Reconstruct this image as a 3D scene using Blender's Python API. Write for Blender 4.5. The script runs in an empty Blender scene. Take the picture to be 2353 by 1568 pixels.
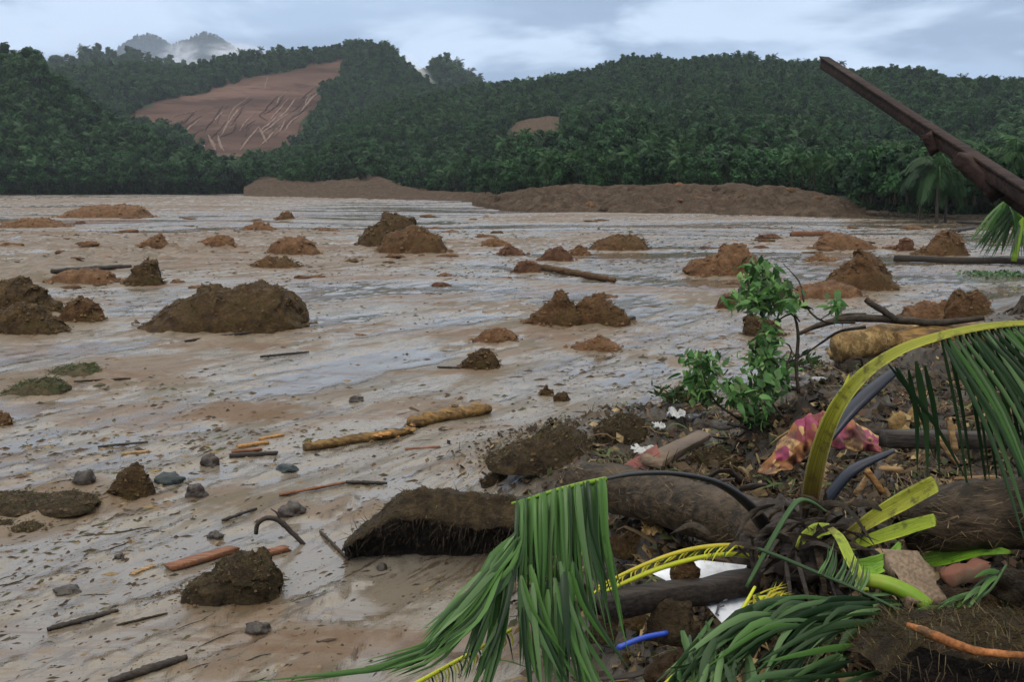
import bpy, math, random
import numpy as np
from mathutils import Vector

SC = bpy.context.scene
COL = SC.collection
R = math.radians
rng = np.random.default_rng(7)
random.seed(7)

# ------------------------------------------------------------------ camera
CAM = np.array([0.0, 0.0, 4.0])
FPX, CX, CY, HOR = 2288.0, 1176.5, 784.0, 422.0      # measured in a 2353 x 1568 frame
PITCH = math.atan((CY - HOR) / FPX)
cam_d = bpy.data.cameras.new('camera')
cam = bpy.data.objects.new('camera', cam_d)
COL.objects.link(cam)
cam.location = CAM
cam.rotation_euler = (math.pi / 2 - PITCH, 0, 0)
cam_d.lens, cam_d.sensor_width = 35.0, 36.0
cam_d.clip_start, cam_d.clip_end = 0.1, 9000
SC.camera = cam
FWD = np.array([0, math.cos(PITCH), -math.sin(PITCH)])
UP = np.array([0, math.sin(PITCH), math.cos(PITCH)])
RIGHT = np.array([1.0, 0, 0])

# ------------------------------------------------------------------ world, sun, exposure
SUN_EL, SUN_AZ = R(52), R(-150)
world = bpy.data.worlds.new('World')
SC.world = world
world.use_nodes = True
nt = world.node_tree
nt.nodes.clear()


def N(tree, kind, **kw):
    n = tree.nodes.new(kind)
    for k, v in kw.items():
        if k.startswith('i_'):
            key = k[2:]
            n.inputs[int(key) if key.isdigit() else key.replace('_', ' ')].default_value = v
        else:
            setattr(n, k, v)
    return n


def L(tree, a, b):
    tree.links.new(a, b)


def M(tree, op, a, b=None, c=None, clamp=False):
    n = tree.nodes.new('ShaderNodeMath')
    n.operation = op
    n.use_clamp = clamp
    for i, v in enumerate((a, b, c)):
        if v is None:
            continue
        if isinstance(v, (int, float)):
            n.inputs[i].default_value = v
        else:
            tree.links.new(v, n.inputs[i])
    return n.outputs[0]


def mixc(tree, fac, a, b, blend='MIX'):
    n = tree.nodes.new('ShaderNodeMix')
    n.data_type = 'RGBA'
    n.blend_type = blend
    for s, v in ((n.inputs[0], fac), (n.inputs[6], a), (n.inputs[7], b)):
        if isinstance(v, (int, float)):
            s.default_value = v
        elif isinstance(v, (tuple, list)):
            s.default_value = (*v, 1.0) if len(v) == 3 else v
        else:
            tree.links.new(v, s)
    return n.outputs[2]


def maprange(tree, v, a, b, c=0.0, d=1.0, smooth=True):
    n = tree.nodes.new('ShaderNodeMapRange')
    if smooth:
        n.interpolation_type = 'SMOOTHSTEP'
    tree.links.new(v, n.inputs[0])
    for i, x in enumerate((a, b, c, d)):
        n.inputs[i + 1].default_value = x
    return n.outputs[0]


def noise(tree, vec, scale, detail=4, rough=0.55, dist=0.0):
    n = tree.nodes.new('ShaderNodeTexNoise')
    n.inputs['Scale'].default_value = scale
    n.inputs['Detail'].default_value = detail
    n.inputs['Roughness'].default_value = rough
    n.inputs['Distortion'].default_value = dist
    if vec is not None:
        tree.links.new(vec, n.inputs['Vector'])
    return n.outputs[0]


sky = N(nt, 'ShaderNodeTexSky', sky_type='NISHITA', sun_disc=False)
sky.sun_elevation, sky.sun_rotation = SUN_EL, SUN_AZ
tc = N(nt, 'ShaderNodeTexCoord')
sep = N(nt, 'ShaderNodeSeparateXYZ')
L(nt, tc.outputs['Generated'], sep.inputs[0])
den = M(nt, 'ADD', M(nt, 'MAXIMUM', sep.outputs[2], 0.0), 0.22)
comb = N(nt, 'ShaderNodeCombineXYZ')
L(nt, M(nt, 'DIVIDE', sep.outputs[0], den), comb.inputs[0])
L(nt, M(nt, 'DIVIDE', sep.outputs[1], den), comb.inputs[1])
comb.inputs[2].default_value = 3.7
n_a = noise(nt, comb.outputs[0], 1.7, 5, 0.5, 0.3)
comb2 = N(nt, 'ShaderNodeVectorMath', operation='ADD', i_1=(4.3, 1.7, 9.0))
L(nt, comb.outputs[0], comb2.inputs[0])
n_b = noise(nt, comb2.outputs[0], 1.3, 4, 0.5, 0.2)
CLOUD_LO, CLOUD_MID, CLOUD_HI = (3.3, 4.6, 6.7), (4.5, 6.1, 8.5), (6.9, 8.5, 10.9)
c1 = mixc(nt, maprange(nt, n_b, 0.40, 0.56), CLOUD_LO, CLOUD_MID)
c2 = mixc(nt, maprange(nt, n_a, 0.47, 0.60), c1, CLOUD_HI)
# an overcast sky brightens smoothly towards the zenith
zen = maprange(nt, sep.outputs[2], 0.12, 1.0, 1.0, 1.25, smooth=False)
c2 = mixc(nt, maprange(nt, sep.outputs[2], 0.16, 0.8), c2, (17.5, 16.8, 15.6))
zc_ = N(nt, 'ShaderNodeVectorMath', operation='SCALE')
L(nt, c2, zc_.inputs[0])
L(nt, zen, zc_.inputs[3])
cov = maprange(nt, n_b, 0.30, 0.40, 0.86, 0.97)
skymix = mixc(nt, cov, sky.outputs[0], zc_.outputs[0])
bg = N(nt, 'ShaderNodeBackground', i_Strength=0.085)
L(nt, skymix, bg.inputs[0])
wo = N(nt, 'ShaderNodeOutputWorld')
L(nt, bg.outputs[0], wo.inputs[0])

sun_d = bpy.data.lights.new('sun', 'SUN')
sun_d.energy, sun_d.angle, sun_d.color = 1.3, R(22), (1.0, 0.95, 0.88)
sun = bpy.data.objects.new('sun', sun_d)
COL.objects.link(sun)
sdir = Vector((math.sin(SUN_AZ) * math.cos(SUN_EL), math.cos(SUN_AZ) * math.cos(SUN_EL), math.sin(SUN_EL)))
sun.rotation_euler = sdir.to_track_quat('Z', 'Y').to_euler()
sun.location = (0, -20, 60)

SC.view_settings.view_transform = 'Standard'
SC.view_settings.look = 'None'
SC.view_settings.exposure = 0.2
SC.view_settings.gamma = 1.0
SC.view_settings.use_curve_mapping = False
SC.render.engine = 'CYCLES'
SC.cycles.use_denoising = True
SC.cycles.max_bounces = 6
SC.cycles.diffuse_bounces = 3
SC.cycles.glossy_bounces = 3
SC.cycles.transmission_bounces = 3
SC.cycles.transparent_max_bounces = 6
SC.cycles.volume_bounces = 2


# ------------------------------------------------------------------ numeric noise
def _h(ix, iy, iz, s):
    v = (ix.astype(np.int64) * 374761393 + iy.astype(np.int64) * 668265263 + iz.astype(np.int64) * 2147483647 + s * 974634777) & 0xFFFFFFFF
    v = ((v ^ (v >> 13)) * 1274126177) & 0xFFFFFFFF
    v = ((v ^ (v >> 15)) * 2246822519) & 0xFFFFFFFF
    return v ^ (v >> 16)


def pn(x, y, z=0.0, seed=0):
    x, y, z = np.broadcast_arrays(np.asarray(x, float), np.asarray(y, float), np.asarray(z, float))
    xi, yi, zi = np.floor(x), np.floor(y), np.floor(z)
    xf, yf, zf = x - xi, y - yi, z - zi
    f = lambda t: t * t * t * (t * (t * 6 - 15) + 10)
    u, v, w = f(xf), f(yf), f(zf)
    out = 0.0
    for a in (0, 1):
        for b in (0, 1):
            for c in (0, 1):
                hh = _h(xi + a, yi + b, zi + c, seed)
                gx = (hh & 1023) / 511.5 - 1
                gy = ((hh >> 10) & 1023) / 511.5 - 1
                gz = ((hh >> 20) & 1023) / 511.5 - 1
                d = gx * (xf - a) + gy * (yf - b) + gz * (zf - c)
                out = out + d * (u if a else 1 - u) * (v if b else 1 - v) * (w if c else 1 - w)
    return out


def fbm(x, y, z=0.0, seed=0, oct=4, gain=0.5):
    t, amp, fr = 0.0, 1.0, 1.0
    for k in range(oct):
        t = t + amp * pn(np.asarray(x) * fr, np.asarray(y) * fr, np.asarray(z) * fr, seed + k * 17)
        amp *= gain
        fr *= 2.03
    return t


def S(v, a, b):
    t = np.clip((np.asarray(v, float) - a) / (b - a), 0, 1)
    return t * t * (3 - 2 * t)


# ------------------------------------------------------------------ where a pixel's ray goes
def ray(px, py):
    d = FWD + (px - CX) / FPX * RIGHT - (py - CY) / FPX * UP
    return d


def at(px, py, zc):
    return CAM + ray(px, py) * zc


def at_y(px, py, y):
    d = ray(px, py)
    return CAM + d * (y / d[1])


def flat(px, py, z=0.0):
    d = ray(px, py)
    return CAM + d * ((z - CAM[2]) / d[2])


# mounds: x0, x1, base y, silhouette, tone key, label
MOUNDS = [
    (330, 707, 757, [(330, 747), (380, 712), (420, 690), (460, 666), (520, 657), (600, 661), (650, 664), (682, 690), (707, 730)], 'dark', 'largest dark brown mound of root matted soil left of centre'),
    (-70, 140, 722, [(-70, 700), (-30, 665), (0, 652), (30, 645), (52, 638), (78, 652), (108, 688), (140, 712)], 'dark', 'dark mud hump cut by the left edge, behind two lower humps'),
    (-60, 150, 768, [(-60, 730), (0, 712), (40, 697), (80, 700), (110, 722), (150, 760)], 'dark', 'low olive brown hump in front of the dark hump at the left edge'),
    (138, 237, 738, [(138, 725), (160, 690), (190, 680), (212, 692), (228, 715), (237, 735)], 'mid', 'rust brown hump at the right end of the left edge heap'),
    (283, 380, 655, [(283, 646), (305, 628), (322, 606), (338, 594), (352, 600), (362, 620), (380, 648)], 'dark', 'pointed dark clod standing like a stump behind the largest mound'),
    (110, 272, 650, [(110, 640), (150, 622), (200, 616), (240, 622), (272, 645)], 'clay', 'flat brown mud ridge left of the pointed dark clod'),
    (140, 348, 500, [(140, 492), (180, 478), (230, 471), (290, 471), (325, 476), (348, 496)], 'clay', 'wide flat mud mound far off below the left tree line'),
    (5, 155, 522, [(5, 512), (50, 504), (100, 500), (155, 518)], 'clay', 'low streak of brown mud at the far left'),
    (578, 692, 616, [(578, 604), (620, 590), (660, 595), (692, 610)], 'mid', 'low dark wedge of mud in front of the rounded clay lump'),
    (612, 734, 586, [(612, 575), (630, 552), (665, 543), (700, 548), (734, 572)], 'clay', 'rounded clay lump behind the low dark wedge'),
    (826, 962, 566, [(826, 548), (852, 520), (880, 499), (912, 496), (942, 506), (962, 540)], 'dark', 'tall dark hump, rear half of the big mound near the centre'),
    (870, 1026, 580, [(870, 560), (900, 535), (950, 525), (1000, 538), (1020, 548), (1026, 574)], 'mid', 'squared brown block in front of the tall dark hump'),
    (452, 542, 567, [(452, 560), (480, 545), (505, 539), (530, 545), (542, 560)], 'clay', 'small twin topped clay mound among brown ridges'),
    (320, 386, 567, [(320, 560), (350, 545), (368, 537), (386, 560)], 'clay', 'little pointed clay mound beyond the pointed dark clod'),
    (558, 632, 529, [(558, 522), (595, 508), (632, 524)], 'clay', 'tiny clay mound on the far mud'),
    (634, 676, 504, [(634, 502), (655, 487), (670, 490), (676, 502)], 'mid', 'tiny dark knob on the far mud'),
    (1104, 1170, 566, [(1104, 558), (1135, 545), (1170, 560)], 'clay', 'small orange mud patch right of the squared block'),
    (1146, 1210, 587, [(1146, 580), (1160, 563), (1180, 566), (1210, 585)], 'red', 'small dark red hump right of the squared block'),
    (1238, 1317, 600, [(1238, 592), (1260, 573), (1285, 569), (1308, 577), (1317, 595)], 'red', 'smooth dark domed hump behind the mud log'),
    (1308, 1358, 588, [(1308, 580), (1332, 561), (1358, 582)], 'clay', 'small pointed clay hump beside the smooth dome'),
    (1352, 1490, 574, [(1352, 570), (1385, 550), (1420, 541), (1455, 543), (1480, 553), (1490, 570)], 'mid', 'long brown ridge with a dark right end'),
    (1178, 1245, 627, [(1178, 618), (1195, 600), (1220, 597), (1238, 608), (1245, 622)], 'red', 'round hump at the end of the half sunk mud log'),
    (1574, 1748, 633, [(1574, 603), (1625, 590), (1660, 575), (1690, 562), (1722, 570), (1748, 610)], 'clay', 'big orange clay block left of the leafy branch'),
    (1868, 2010, 573, [(1868, 565), (1890, 543), (1930, 536), (1975, 547), (2010, 566)], 'clay', 'flat clay mound beside a short plank'),
    (1852, 1922, 599, [(1852, 596), (1880, 582), (1922, 597)], 'clay', 'small sliver of mud below the short plank'),
    (1898, 2062, 666, [(1898, 645), (1940, 615), (1975, 592), (1988, 582), (2012, 598), (2042, 626), (2062, 658)], 'mid', 'steep pointed mound right of the leafy branch'),
    (1800, 1985, 688, [(1800, 675), (1850, 655), (1910, 648), (1960, 655), (1985, 680)], 'clay', 'orange tongue of mud below the steep pointed mound'),
    (2052, 2104, 576, [(2052, 570), (2068, 549), (2090, 548), (2104, 572)], 'red', 'small round dark lump left of the broken sticks'),
    (2100, 2222, 588, [(2100, 580), (2140, 562), (2175, 530), (2200, 535), (2222, 570)], 'mid', 'brown heap rising to the hanging frond at the right'),
    (1204, 1334, 746, [(1204, 743), (1240, 712), (1265, 681), (1290, 671), (1312, 688), (1334, 735)], 'mid', 'left peak of the twin mound right of centre'),
    (1312, 1452, 744, [(1312, 715), (1340, 687), (1368, 676), (1402, 690), (1430, 712), (1452, 738)], 'mid', 'right peak of the twin mound right of centre'),
    (1084, 1194, 787, [(1084, 783), (1120, 758), (1145, 750), (1175, 760), (1194, 780)], 'clay', 'low orange hump below the twin mound'),
    (1304, 1428, 804, [(1304, 798), (1350, 782), (1380, 770), (1405, 782), (1428, 800)], 'clay', 'flat orange mud island right of the low orange hump'),
    (1057, 1146, 848, [(1057, 838), (1080, 812), (1110, 802), (1132, 808), (1146, 840)], 'dark', 'dark brown clod standing alone in shiny mud'),
    (2055, 2200, 742, [(2055, 735), (2090, 705), (2130, 692), (2170, 690), (2200, 715)], 'clay', 'broad clay heap behind the dark bare branch'),
    (2175, 2290, 732, [(2175, 690), (2200, 675), (2235, 671), (2262, 690), (2290, 725)], 'mid', 'dark topped heap right of the broad clay heap'),
    (1648, 1712, 710, [(1648, 700), (1665, 678), (1690, 672), (1712, 695)], 'red', 'small dark red lump behind the leafy branch'),
    (1706, 1800, 772, [(1706, 745), (1722, 722), (1750, 730), (1775, 735), (1800, 765)], 'dark', 'mossy dark clod under the leafy branch'),
    (-40, 222, 1172, [(-40, 1132), (0, 1136), (80, 1140), (150, 1134), (222, 1150)], 'sod', 'long low sod bank beside the round stone at left'),
    (-40, 110, 1226, [(-40, 1196), (30, 1200), (75, 1202), (110, 1216)], 'sod', 'mossy low sod patch at the left edge'),
    (408, 642, 1390, [(408, 1366), (440, 1342), (490, 1312), (540, 1282), (600, 1273), (642, 1298)], 'sod', 'tilted brown sod chunk in front of the red plank'),
    (248, 356, 1150, [(248, 1128), (275, 1092), (300, 1076), (330, 1084), (346, 1104), (356, 1140)], 'dark', 'small torn root clump with an orange tint'),
    (-40, 28, 978, [(-40, 950), (0, 948), (20, 955), (28, 972)], 'mid', 'ochre lump at the left edge'),
    (10, 155, 908, [(10, 900), (50, 878), (110, 868), (155, 885)], 'weed', 'green weedy tuft on mud near the left edge'),
    (95, 240, 864, [(95, 858), (150, 842), (200, 838), (240, 856)], 'weed', 'darker weedy streak behind the green tuft'),
    (1345, 1510, 1010, [(1345, 995), (1390, 965), (1430, 950), (1470, 958), (1510, 990)], 'sod', 'rooty brown heap left of the white plastic scraps'),
    (1120, 1400, 1075, [(1120, 1058), (1180, 1020), (1250, 992), (1310, 990), (1360, 1010), (1400, 1050)], 'sod', 'broad litter covered heap at the edge of the debris bank'),
    (1238, 1275, 910, [(1238, 903), (1255, 884), (1275, 905)], 'dark', 'small black clod on the mud behind the litter heap'),
    (1105, 1180, 1110, [(1105, 1100), (1140, 1075), (1180, 1095)], 'sod', 'dark lump at the front foot of the litter heap'),
    (1560, 1700, 1075, [(1560, 1060), (1600, 1035), (1650, 1025), (1700, 1060)], 'sod', 'rough brown heap right of the weathered board'),
]
M_WORLD = []
for m in MOUNDS:
    a, b = flat(m[0], m[2]), flat(m[1], m[2])
    M_WORLD.append((0.5 * (a[0] + b[0]), a[1], abs(b[0] - a[0])))

PATCHES = [(200, 610, 260, 5, .12), (430, 580, 200, 6, .12), (60, 540, 150, 10, .12), (700, 565, 150, 6, .10), (250, 482, 330, 25, .15), (1450, 500, 300, 8, .1),  # flat brown deposits on the mud: px, py, half width px, half depth in metres, height
    (300, 590, 330, 7, .22), (150, 560, 220, 9, .2), (560, 545, 200, 8, .2), (900, 600, 150, 4, .12), (330, 462, 420, 50, .3),
    (1000, 455, 500, 40, .3), (80, 640, 160, 4, .25), (1180, 560, 160, 8, .12), (1400, 545, 120, 8, .10), (520, 790, 230, 1.2, .06),
    (250, 885, 210, 1.4, .08), (300, 840, 180, 1.0, .05), (1100, 800, 130, 1.6, .05), (1150, 710, 120, 2.0, .06), (560, 940, 130, .8, .05),
    (700, 1470, 260, .35, .05), (130, 1140, 170, .8, .06), (1220, 505, 160, 10, .15), (1650, 690, 120, 2.5, .06), (600, 1540, 330, .3, .06),
    (1250, 770, 110, 1.2, .03), (1370, 745, 110, 1.0, .03), (1560, 830, 90, 1.0, .05), (500, 1150, 210, .6, .04), (790, 1175, 150, .6, .05),
    (1000, 935, 140, .7, .04), (60, 700, 180, 2.0, .1), (960, 570, 180, 5, .15), (1930, 560, 160, 8, .1), (600, 965, 90, .5, .03),
]
P_WORLD = []
for p in PATCHES:
    c = flat(p[0], p[1])
    P_WORLD.append((c[0], c[1], p[2] * c[1] / FPX, p[3], p[4]))


def bank_mask(x, y):
    x, y = np.asarray(x, float), np.asarray(y, float)
    wob = 0.35 * pn(x * .7, y * .7, 0, 91)
    near = S(x + wob, .1, 1.0) * (1 - S(y + wob, 7.2 + .55 * np.maximum(x, 0), 10.5 + .62 * np.maximum(x, 0)))
    far = S(x - .8 * (y - 12.6) + 1.2 * wob, -1.2, 2.6) * S(y, 3, 8) * S(x + 1.5 * wob - .03 * np.maximum(10 - y, 0) * 5, -.6, .7)
    return near, far


HEAPS = [(0.8, 13.6, 1.5, 1.5, .50), (2.4, 12.2, 1.4, 1.2, .38), (6.6, 15.0, 2.2, 2.0, .75), (9.5, 18, 3.0, 3.0, .5), (3.2, 9.6, 1.2, 1.0, .35), (3.4, 5.6, 1.3, .8, .25), (0.9, 6.6, .9, .5, .12)]


def ground(x, y, full=False):
    x, y = np.asarray(x, float), np.asarray(y, float)
    r = np.hypot(x, y)
    al, ac = .55 * x + .835 * y, .835 * x - .55 * y
    w = 2.2 * pn(x * .05, y * .05, 0, 3)
    st = fbm(al * .10 + 5, ac * .42 + w, 0, 11, 4)
    # far off, the flow turns across the view
    st2 = fbm(x * .03, y * .13 + w, 0, 23, 4)
    k = S(y, 26, 48)
    flow = st * (1 - k) + st2 * 1.25 * k
    fine = fbm(al * .9, ac * 2.2, 0, 31, 4)
    grain = fbm(x * 4.5, y * 4.5, 0, 37, 3)
    roughk = 1 - .6 * S(flow, -.1, .35)
    rug = np.abs(fbm(al * .45, ac * .95, 0, 47, 4, .55))
    z = (.055 + .0020 * np.minimum(r, 120)) * flow + .055 * fine * roughk + .05 * (rug - .22) * roughk + .018 * grain
    tone = .20 + .60 * flow + .45 * fine + .5 * (.22 - rug)
    for (cx, cy, ww, ddp, hh) in P_WORLD:
        e = ((x - cx) / ww) ** 2 + ((y - cy) / ddp) ** 2
        g = np.exp(-e * 1.3)
        z = z + hh * g * (1 + 1.6 * fine + .5 * flow)
        tone = tone + 1.15 * g * S(.35 * flow + fine + .5 * pn(x * .4, y * .4, 0, 19), -.5, .15)
    for (cx, cy, ww) in M_WORLD:
        e = np.hypot((x - cx) / (ww * .75), (y - cy + ww * .10) / (ww * .55))
        g = np.exp(-np.minimum(e, 6) ** 2 * 1.5)
        z = z + min(.12, .05 * ww) * g * (.6 + fine)
        tone = tone + 1.1 * g
    lev = -.012
    wet = 1 - S(z, lev - .006, lev + .030)
    z = np.where(z < lev, lev + (z - lev) * .10, z)
    near, far = bank_mask(x, y)
    lum = fbm(x * .8, y * .8, 0, 41, 5, .55)
    bm = np.maximum(near, far)
    hb = np.maximum(near * (1.6 + .05 * np.clip(x, 0, 6)), far * .55)
    z = z * (1 - bm) + hb + bm * (.30 * lum + .05 * grain)
    for (hx, hy, sx, sy, hh) in HEAPS:
        z = z + hh * np.exp(-(((x - hx) / sx) ** 2 + ((y - hy) / sy) ** 2)) * (1 + .5 * lum)
    if full:
        return z, np.clip(tone, 0, 1), np.clip(wet * (1 - bm), 0, 1), bm
    return z


def on(px, py, lift=0.0):
    d = ray(px, py)
    ts = np.concatenate([np.linspace(3, 40, 1500), np.linspace(40.1, 420, 1500)])
    p = CAM[None] + ts[:, None] * d[None]
    g = ground(p[:, 0], p[:, 1])
    below = np.nonzero(p[:, 2] <= g)[0]
    i = below[0] if len(below) else len(ts) - 1
    if i > 0:
        a, b = p[i - 1, 2] - g[i - 1], g[i] - p[i, 2]
        t = ts[i - 1] + (ts[i] - ts[i - 1]) * (a / max(a + b, 1e-9))
    else:
        t = ts[0]
    q = CAM + t * d
    q[2] += lift
    return q


# ------------------------------------------------------------------ mesh helpers
def new_mesh(name, V, F, smooth=True, cols=None):
    me = bpy.data.meshes.new(name)
    V = np.asarray(V, float)
    if isinstance(F, np.ndarray) and F.ndim == 2:
        k = F.shape[1]
        me.vertices.add(len(V))
        me.vertices.foreach_set('co', V.astype(np.float32).ravel())
        me.loops.add(F.size)
        me.loops.foreach_set('vertex_index', F.astype(np.int32).ravel())
        me.polygons.add(len(F))
        me.polygons.foreach_set('loop_start', np.arange(0, F.size, k, dtype=np.int32))
        me.polygons.foreach_set('loop_total', np.full(len(F), k, dtype=np.int32))
        me.update(calc_edges=True)
    else:
        me.from_pydata(V.tolist(), [], [tuple(int(i) for i in f) for f in F])
        me.update()
    if smooth:
        me.polygons.foreach_set('use_smooth', np.ones(len(me.polygons), dtype=bool))
    if cols:
        for nm, arr in cols.items():
            arr = np.asarray(arr, float)
            if arr.ndim == 1:
                at_ = me.attributes.new(nm, 'FLOAT', 'POINT')
                at_.data.foreach_set('value', arr.astype(np.float32))
            else:
                at_ = me.attributes.new(nm, 'FLOAT_COLOR', 'POINT')
                c4 = np.ones((len(arr), 4), np.float32)
                c4[:, :3] = arr
                at_.data.foreach_set('color', c4.ravel())
    return me


def tag(o, label=None, cat=None, group=None, kind=None):
    if label:
        o['label'] = label
    if cat:
        o['category'] = cat
    if group:
        o['group'] = group
    if kind:
        o['kind'] = kind
    return o


def obj(name, V, F, mat, parent=None, org=None, smooth=True, cols=None):
    """one mesh object; vertices given in world space, org = its base"""
    V = np.asarray(V, float)
    if parent is not None:
        org = PORG[parent.name]
    if org is None:
        org = np.zeros(3)
    me = new_mesh(name, V - org, F, smooth, cols)
    me.materials.append(mat)
    o = bpy.data.objects.new(name, me)
    COL.objects.link(o)
    if parent is not None:
        o.parent = parent
    else:
        o.location = org
    PORG[o.name] = np.array(org, float)
    return o


PORG = {}


def thing(name, loc, label, cat, group=None):
    o = bpy.data.objects.new(name, None)
    o.empty_display_size = .2
    o.location = loc
    COL.objects.link(o)
    PORG[o.name] = np.array(loc, float)
    return tag(o, label, cat, group)


def nrm(v):
    v = np.asarray(v, float)
    return v / max(np.linalg.norm(v), 1e-9)


def curve(P, n):
    """Catmull-Rom through points"""
    P = np.asarray(P, float)
    Q = np.vstack([2 * P[0] - P[1], P, 2 * P[-1] - P[-2]])
    out = []
    m = len(P) - 1
    for k in range(n):
        t = k / (n - 1) * m
        i = min(int(t), m - 1)
        f = t - i
        a, b, c, d = Q[i], Q[i + 1], Q[i + 2], Q[i + 3]
        out.append(.5 * ((2 * b) + (-a + c) * f + (2 * a - 5 * b + 4 * c - d) * f * f + (-a + 3 * b - 3 * c + d) * f ** 3))
    return np.array(out)


def tube(P, rad, seg=8, jit=0.0, seed=0, flat_=1.0, caps=True):
    P = np.asarray(P, float)
    n = len(P)
    rad = np.interp(np.linspace(0, 1, n), np.linspace(0, 1, len(np.atleast_1d(rad))), np.atleast_1d(rad))
    T = np.gradient(P, axis=0)
    V = []
    up = np.array([0, 0, 1.0])
    for i in range(n):
        t = nrm(T[i])
        s = np.cross(t, up)
        if np.linalg.norm(s) < 1e-3:
            s = np.array([1.0, 0, 0])
        s = nrm(s)
        u = np.cross(s, t)
        for k in range(seg):
            a = 2 * math.pi * k / seg
            d = s * math.cos(a) + u * math.sin(a) * flat_
            rr = rad[i]
            if jit:
                q = P[i] + d * rr
                rr *= 1 + jit * float(fbm(q[0] * 6 / (6 * rad.max()), q[1] / rad.max(), q[2] / rad.max(), seed, 3))
            V.append(P[i] + d * rr)
    F = []
    for i in range(n - 1):
        for k in range(seg):
            a, b = i * seg + k, i * seg + (k + 1) % seg
            F.append((a, b, b + seg, a + seg))
    if caps:
        F.append(tuple(range(seg - 1, -1, -1)))
        F.append(tuple(range((n - 1) * seg, n * seg)))
    return np.array(V), F


def plank(p0, p1, w, h, upv=(0, 0, 1), rough=.05, seed=0):
    """a sawn board: bevelled section, slightly crooked, broken ends"""
    rg = np.random.default_rng(seed)
    p0, p1 = np.asarray(p0, float), np.asarray(p1, float)
    t = nrm(p1 - p0)
    s = nrm(np.cross(t, upv))
    u = np.cross(s, t)
    b = min(w, h) * .12
    sec = [(-w / 2 + b, -h / 2), (w / 2 - b, -h / 2), (w / 2, -h / 2 + b), (w / 2, h / 2 - b), (w / 2 - b, h / 2), (-w / 2 + b, h / 2), (-w / 2, h / 2 - b), (-w / 2, -h / 2 + b)]
    n = 7
    V, F = [], []
    for i in range(n):
        f = i / (n - 1)
        c = p0 + (p1 - p0) * f + u * h * .3 * math.sin(f * math.pi) * rg.normal() * .2
        for (a, bb) in sec:
            e = 0
            if i in (0, n - 1):
                e = rg.normal() * w * .18
            V.append(c + s * a * (1 + rg.normal() * rough) + u * bb * (1 + rg.normal() * rough) + t * e)
    for i in range(n - 1):
        for k in range(8):
            a, c = i * 8 + k, i * 8 + (k + 1) % 8
            F.append((a, c, c + 8, a + 8))
    F.append(tuple(range(7, -1, -1)))
    F.append(tuple(range((n - 1) * 8, n * 8)))
    return np.array(V), F


def rock(c, sx, sy, sz, seed, lump=.35, n=14, cut=-.35):
    """rounded stone or clod, flattened below"""
    V, F = [], []
    m = n * 2
    for i in range(n + 1):
        th = math.pi * i / n
        for k in range(m):
            ph = 2 * math.pi * k / m
            V.append((math.sin(th) * math.cos(ph), math.sin(th) * math.sin(ph), math.cos(th)))
    V = np.array(V)
    d = 1 + lump * fbm(V[:, 0] * 1.3 + seed, V[:, 1] * 1.3, V[:, 2] * 1.3, seed, 4)
    V = V * d[:, None]
    V[:, 2] = np.maximum(V[:, 2], cut)
    V = V * np.array([sx, sy, sz]) + np.asarray(c)
    for i in range(n):
        for k in range(m):
            a, b = i * m + k, i * m + (k + 1) % m
            F.append((a, a + m, b + m, b))
    return V, np.array(F)


class Soup:
    """collects small pieces into one mesh with a colour per piece"""

    def __init__(s):
        s.V, s.F3, s.F4, s.C, s.n = [], [], [], [], 0

    def add(s, V, F, c):
        V = np.asarray(V, float)
        s.V.append(V)
        s.C.append(np.tile(np.asarray(c, float), (len(V), 1)))
        for f in F:
            (s.F4 if len(f) == 4 else s.F3).append([i + s.n for i in f])
        s.n += len(V)

    def build(s, name, mat, parent=None, org=None, smooth=False):
        F = s.F4 + s.F3
        if not s.F3:
            F = np.array(s.F4)
        elif not s.F4:
            F = np.array(s.F3)
        return obj(name, np.vstack(s.V), F, mat, parent, org, smooth, {'tint': np.vstack(s.C)})


# ------------------------------------------------------------------ materials
def mat_new(name):
    m = bpy.data.materials.new(name)
    m.use_nodes = True
    m.node_tree.nodes.clear()
    return m, m.node_tree


def finish(t, color, rough=.7, bump=None, bump_d=.02, spec=.5, translucent=0.0, tcol=None, coat=0.0):
    p = N(t, 'ShaderNodeBsdfPrincipled')
    for key, v in (('Base Color', color), ('Roughness', rough), ('Specular IOR Level', spec), ('Coat Weight', coat)):
        if isinstance(v, tuple):
            p.inputs[key].default_value = (*v, 1)
        elif isinstance(v, (int, float)):
            p.inputs[key].default_value = v
        else:
            L(t, v, p.inputs[key])
    if bump is not None:
        b = N(t, 'ShaderNodeBump', i_Strength=1.0, i_Distance=bump_d)
        L(t, bump, b.inputs['Height'])
        L(t, b.outputs[0], p.inputs['Normal'])
    out = N(t, 'ShaderNodeOutputMaterial')
    sh = p.outputs[0]
    if translucent:
        tr = N(t, 'ShaderNodeBsdfTranslucent')
        if tcol is None:
            tcol = color
        if isinstance(tcol, tuple):
            tr.inputs[0].default_value = (*tcol, 1)
        else:
            L(t, tcol, tr.inputs[0])
        mx = N(t, 'ShaderNodeMixShader', i_0=translucent)
        L(t, sh, mx.inputs[1])
        L(t, tr.outputs[0], mx.inputs[2])
        sh = mx.outputs[0]
    L(t, sh, out.inputs[0])


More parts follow.
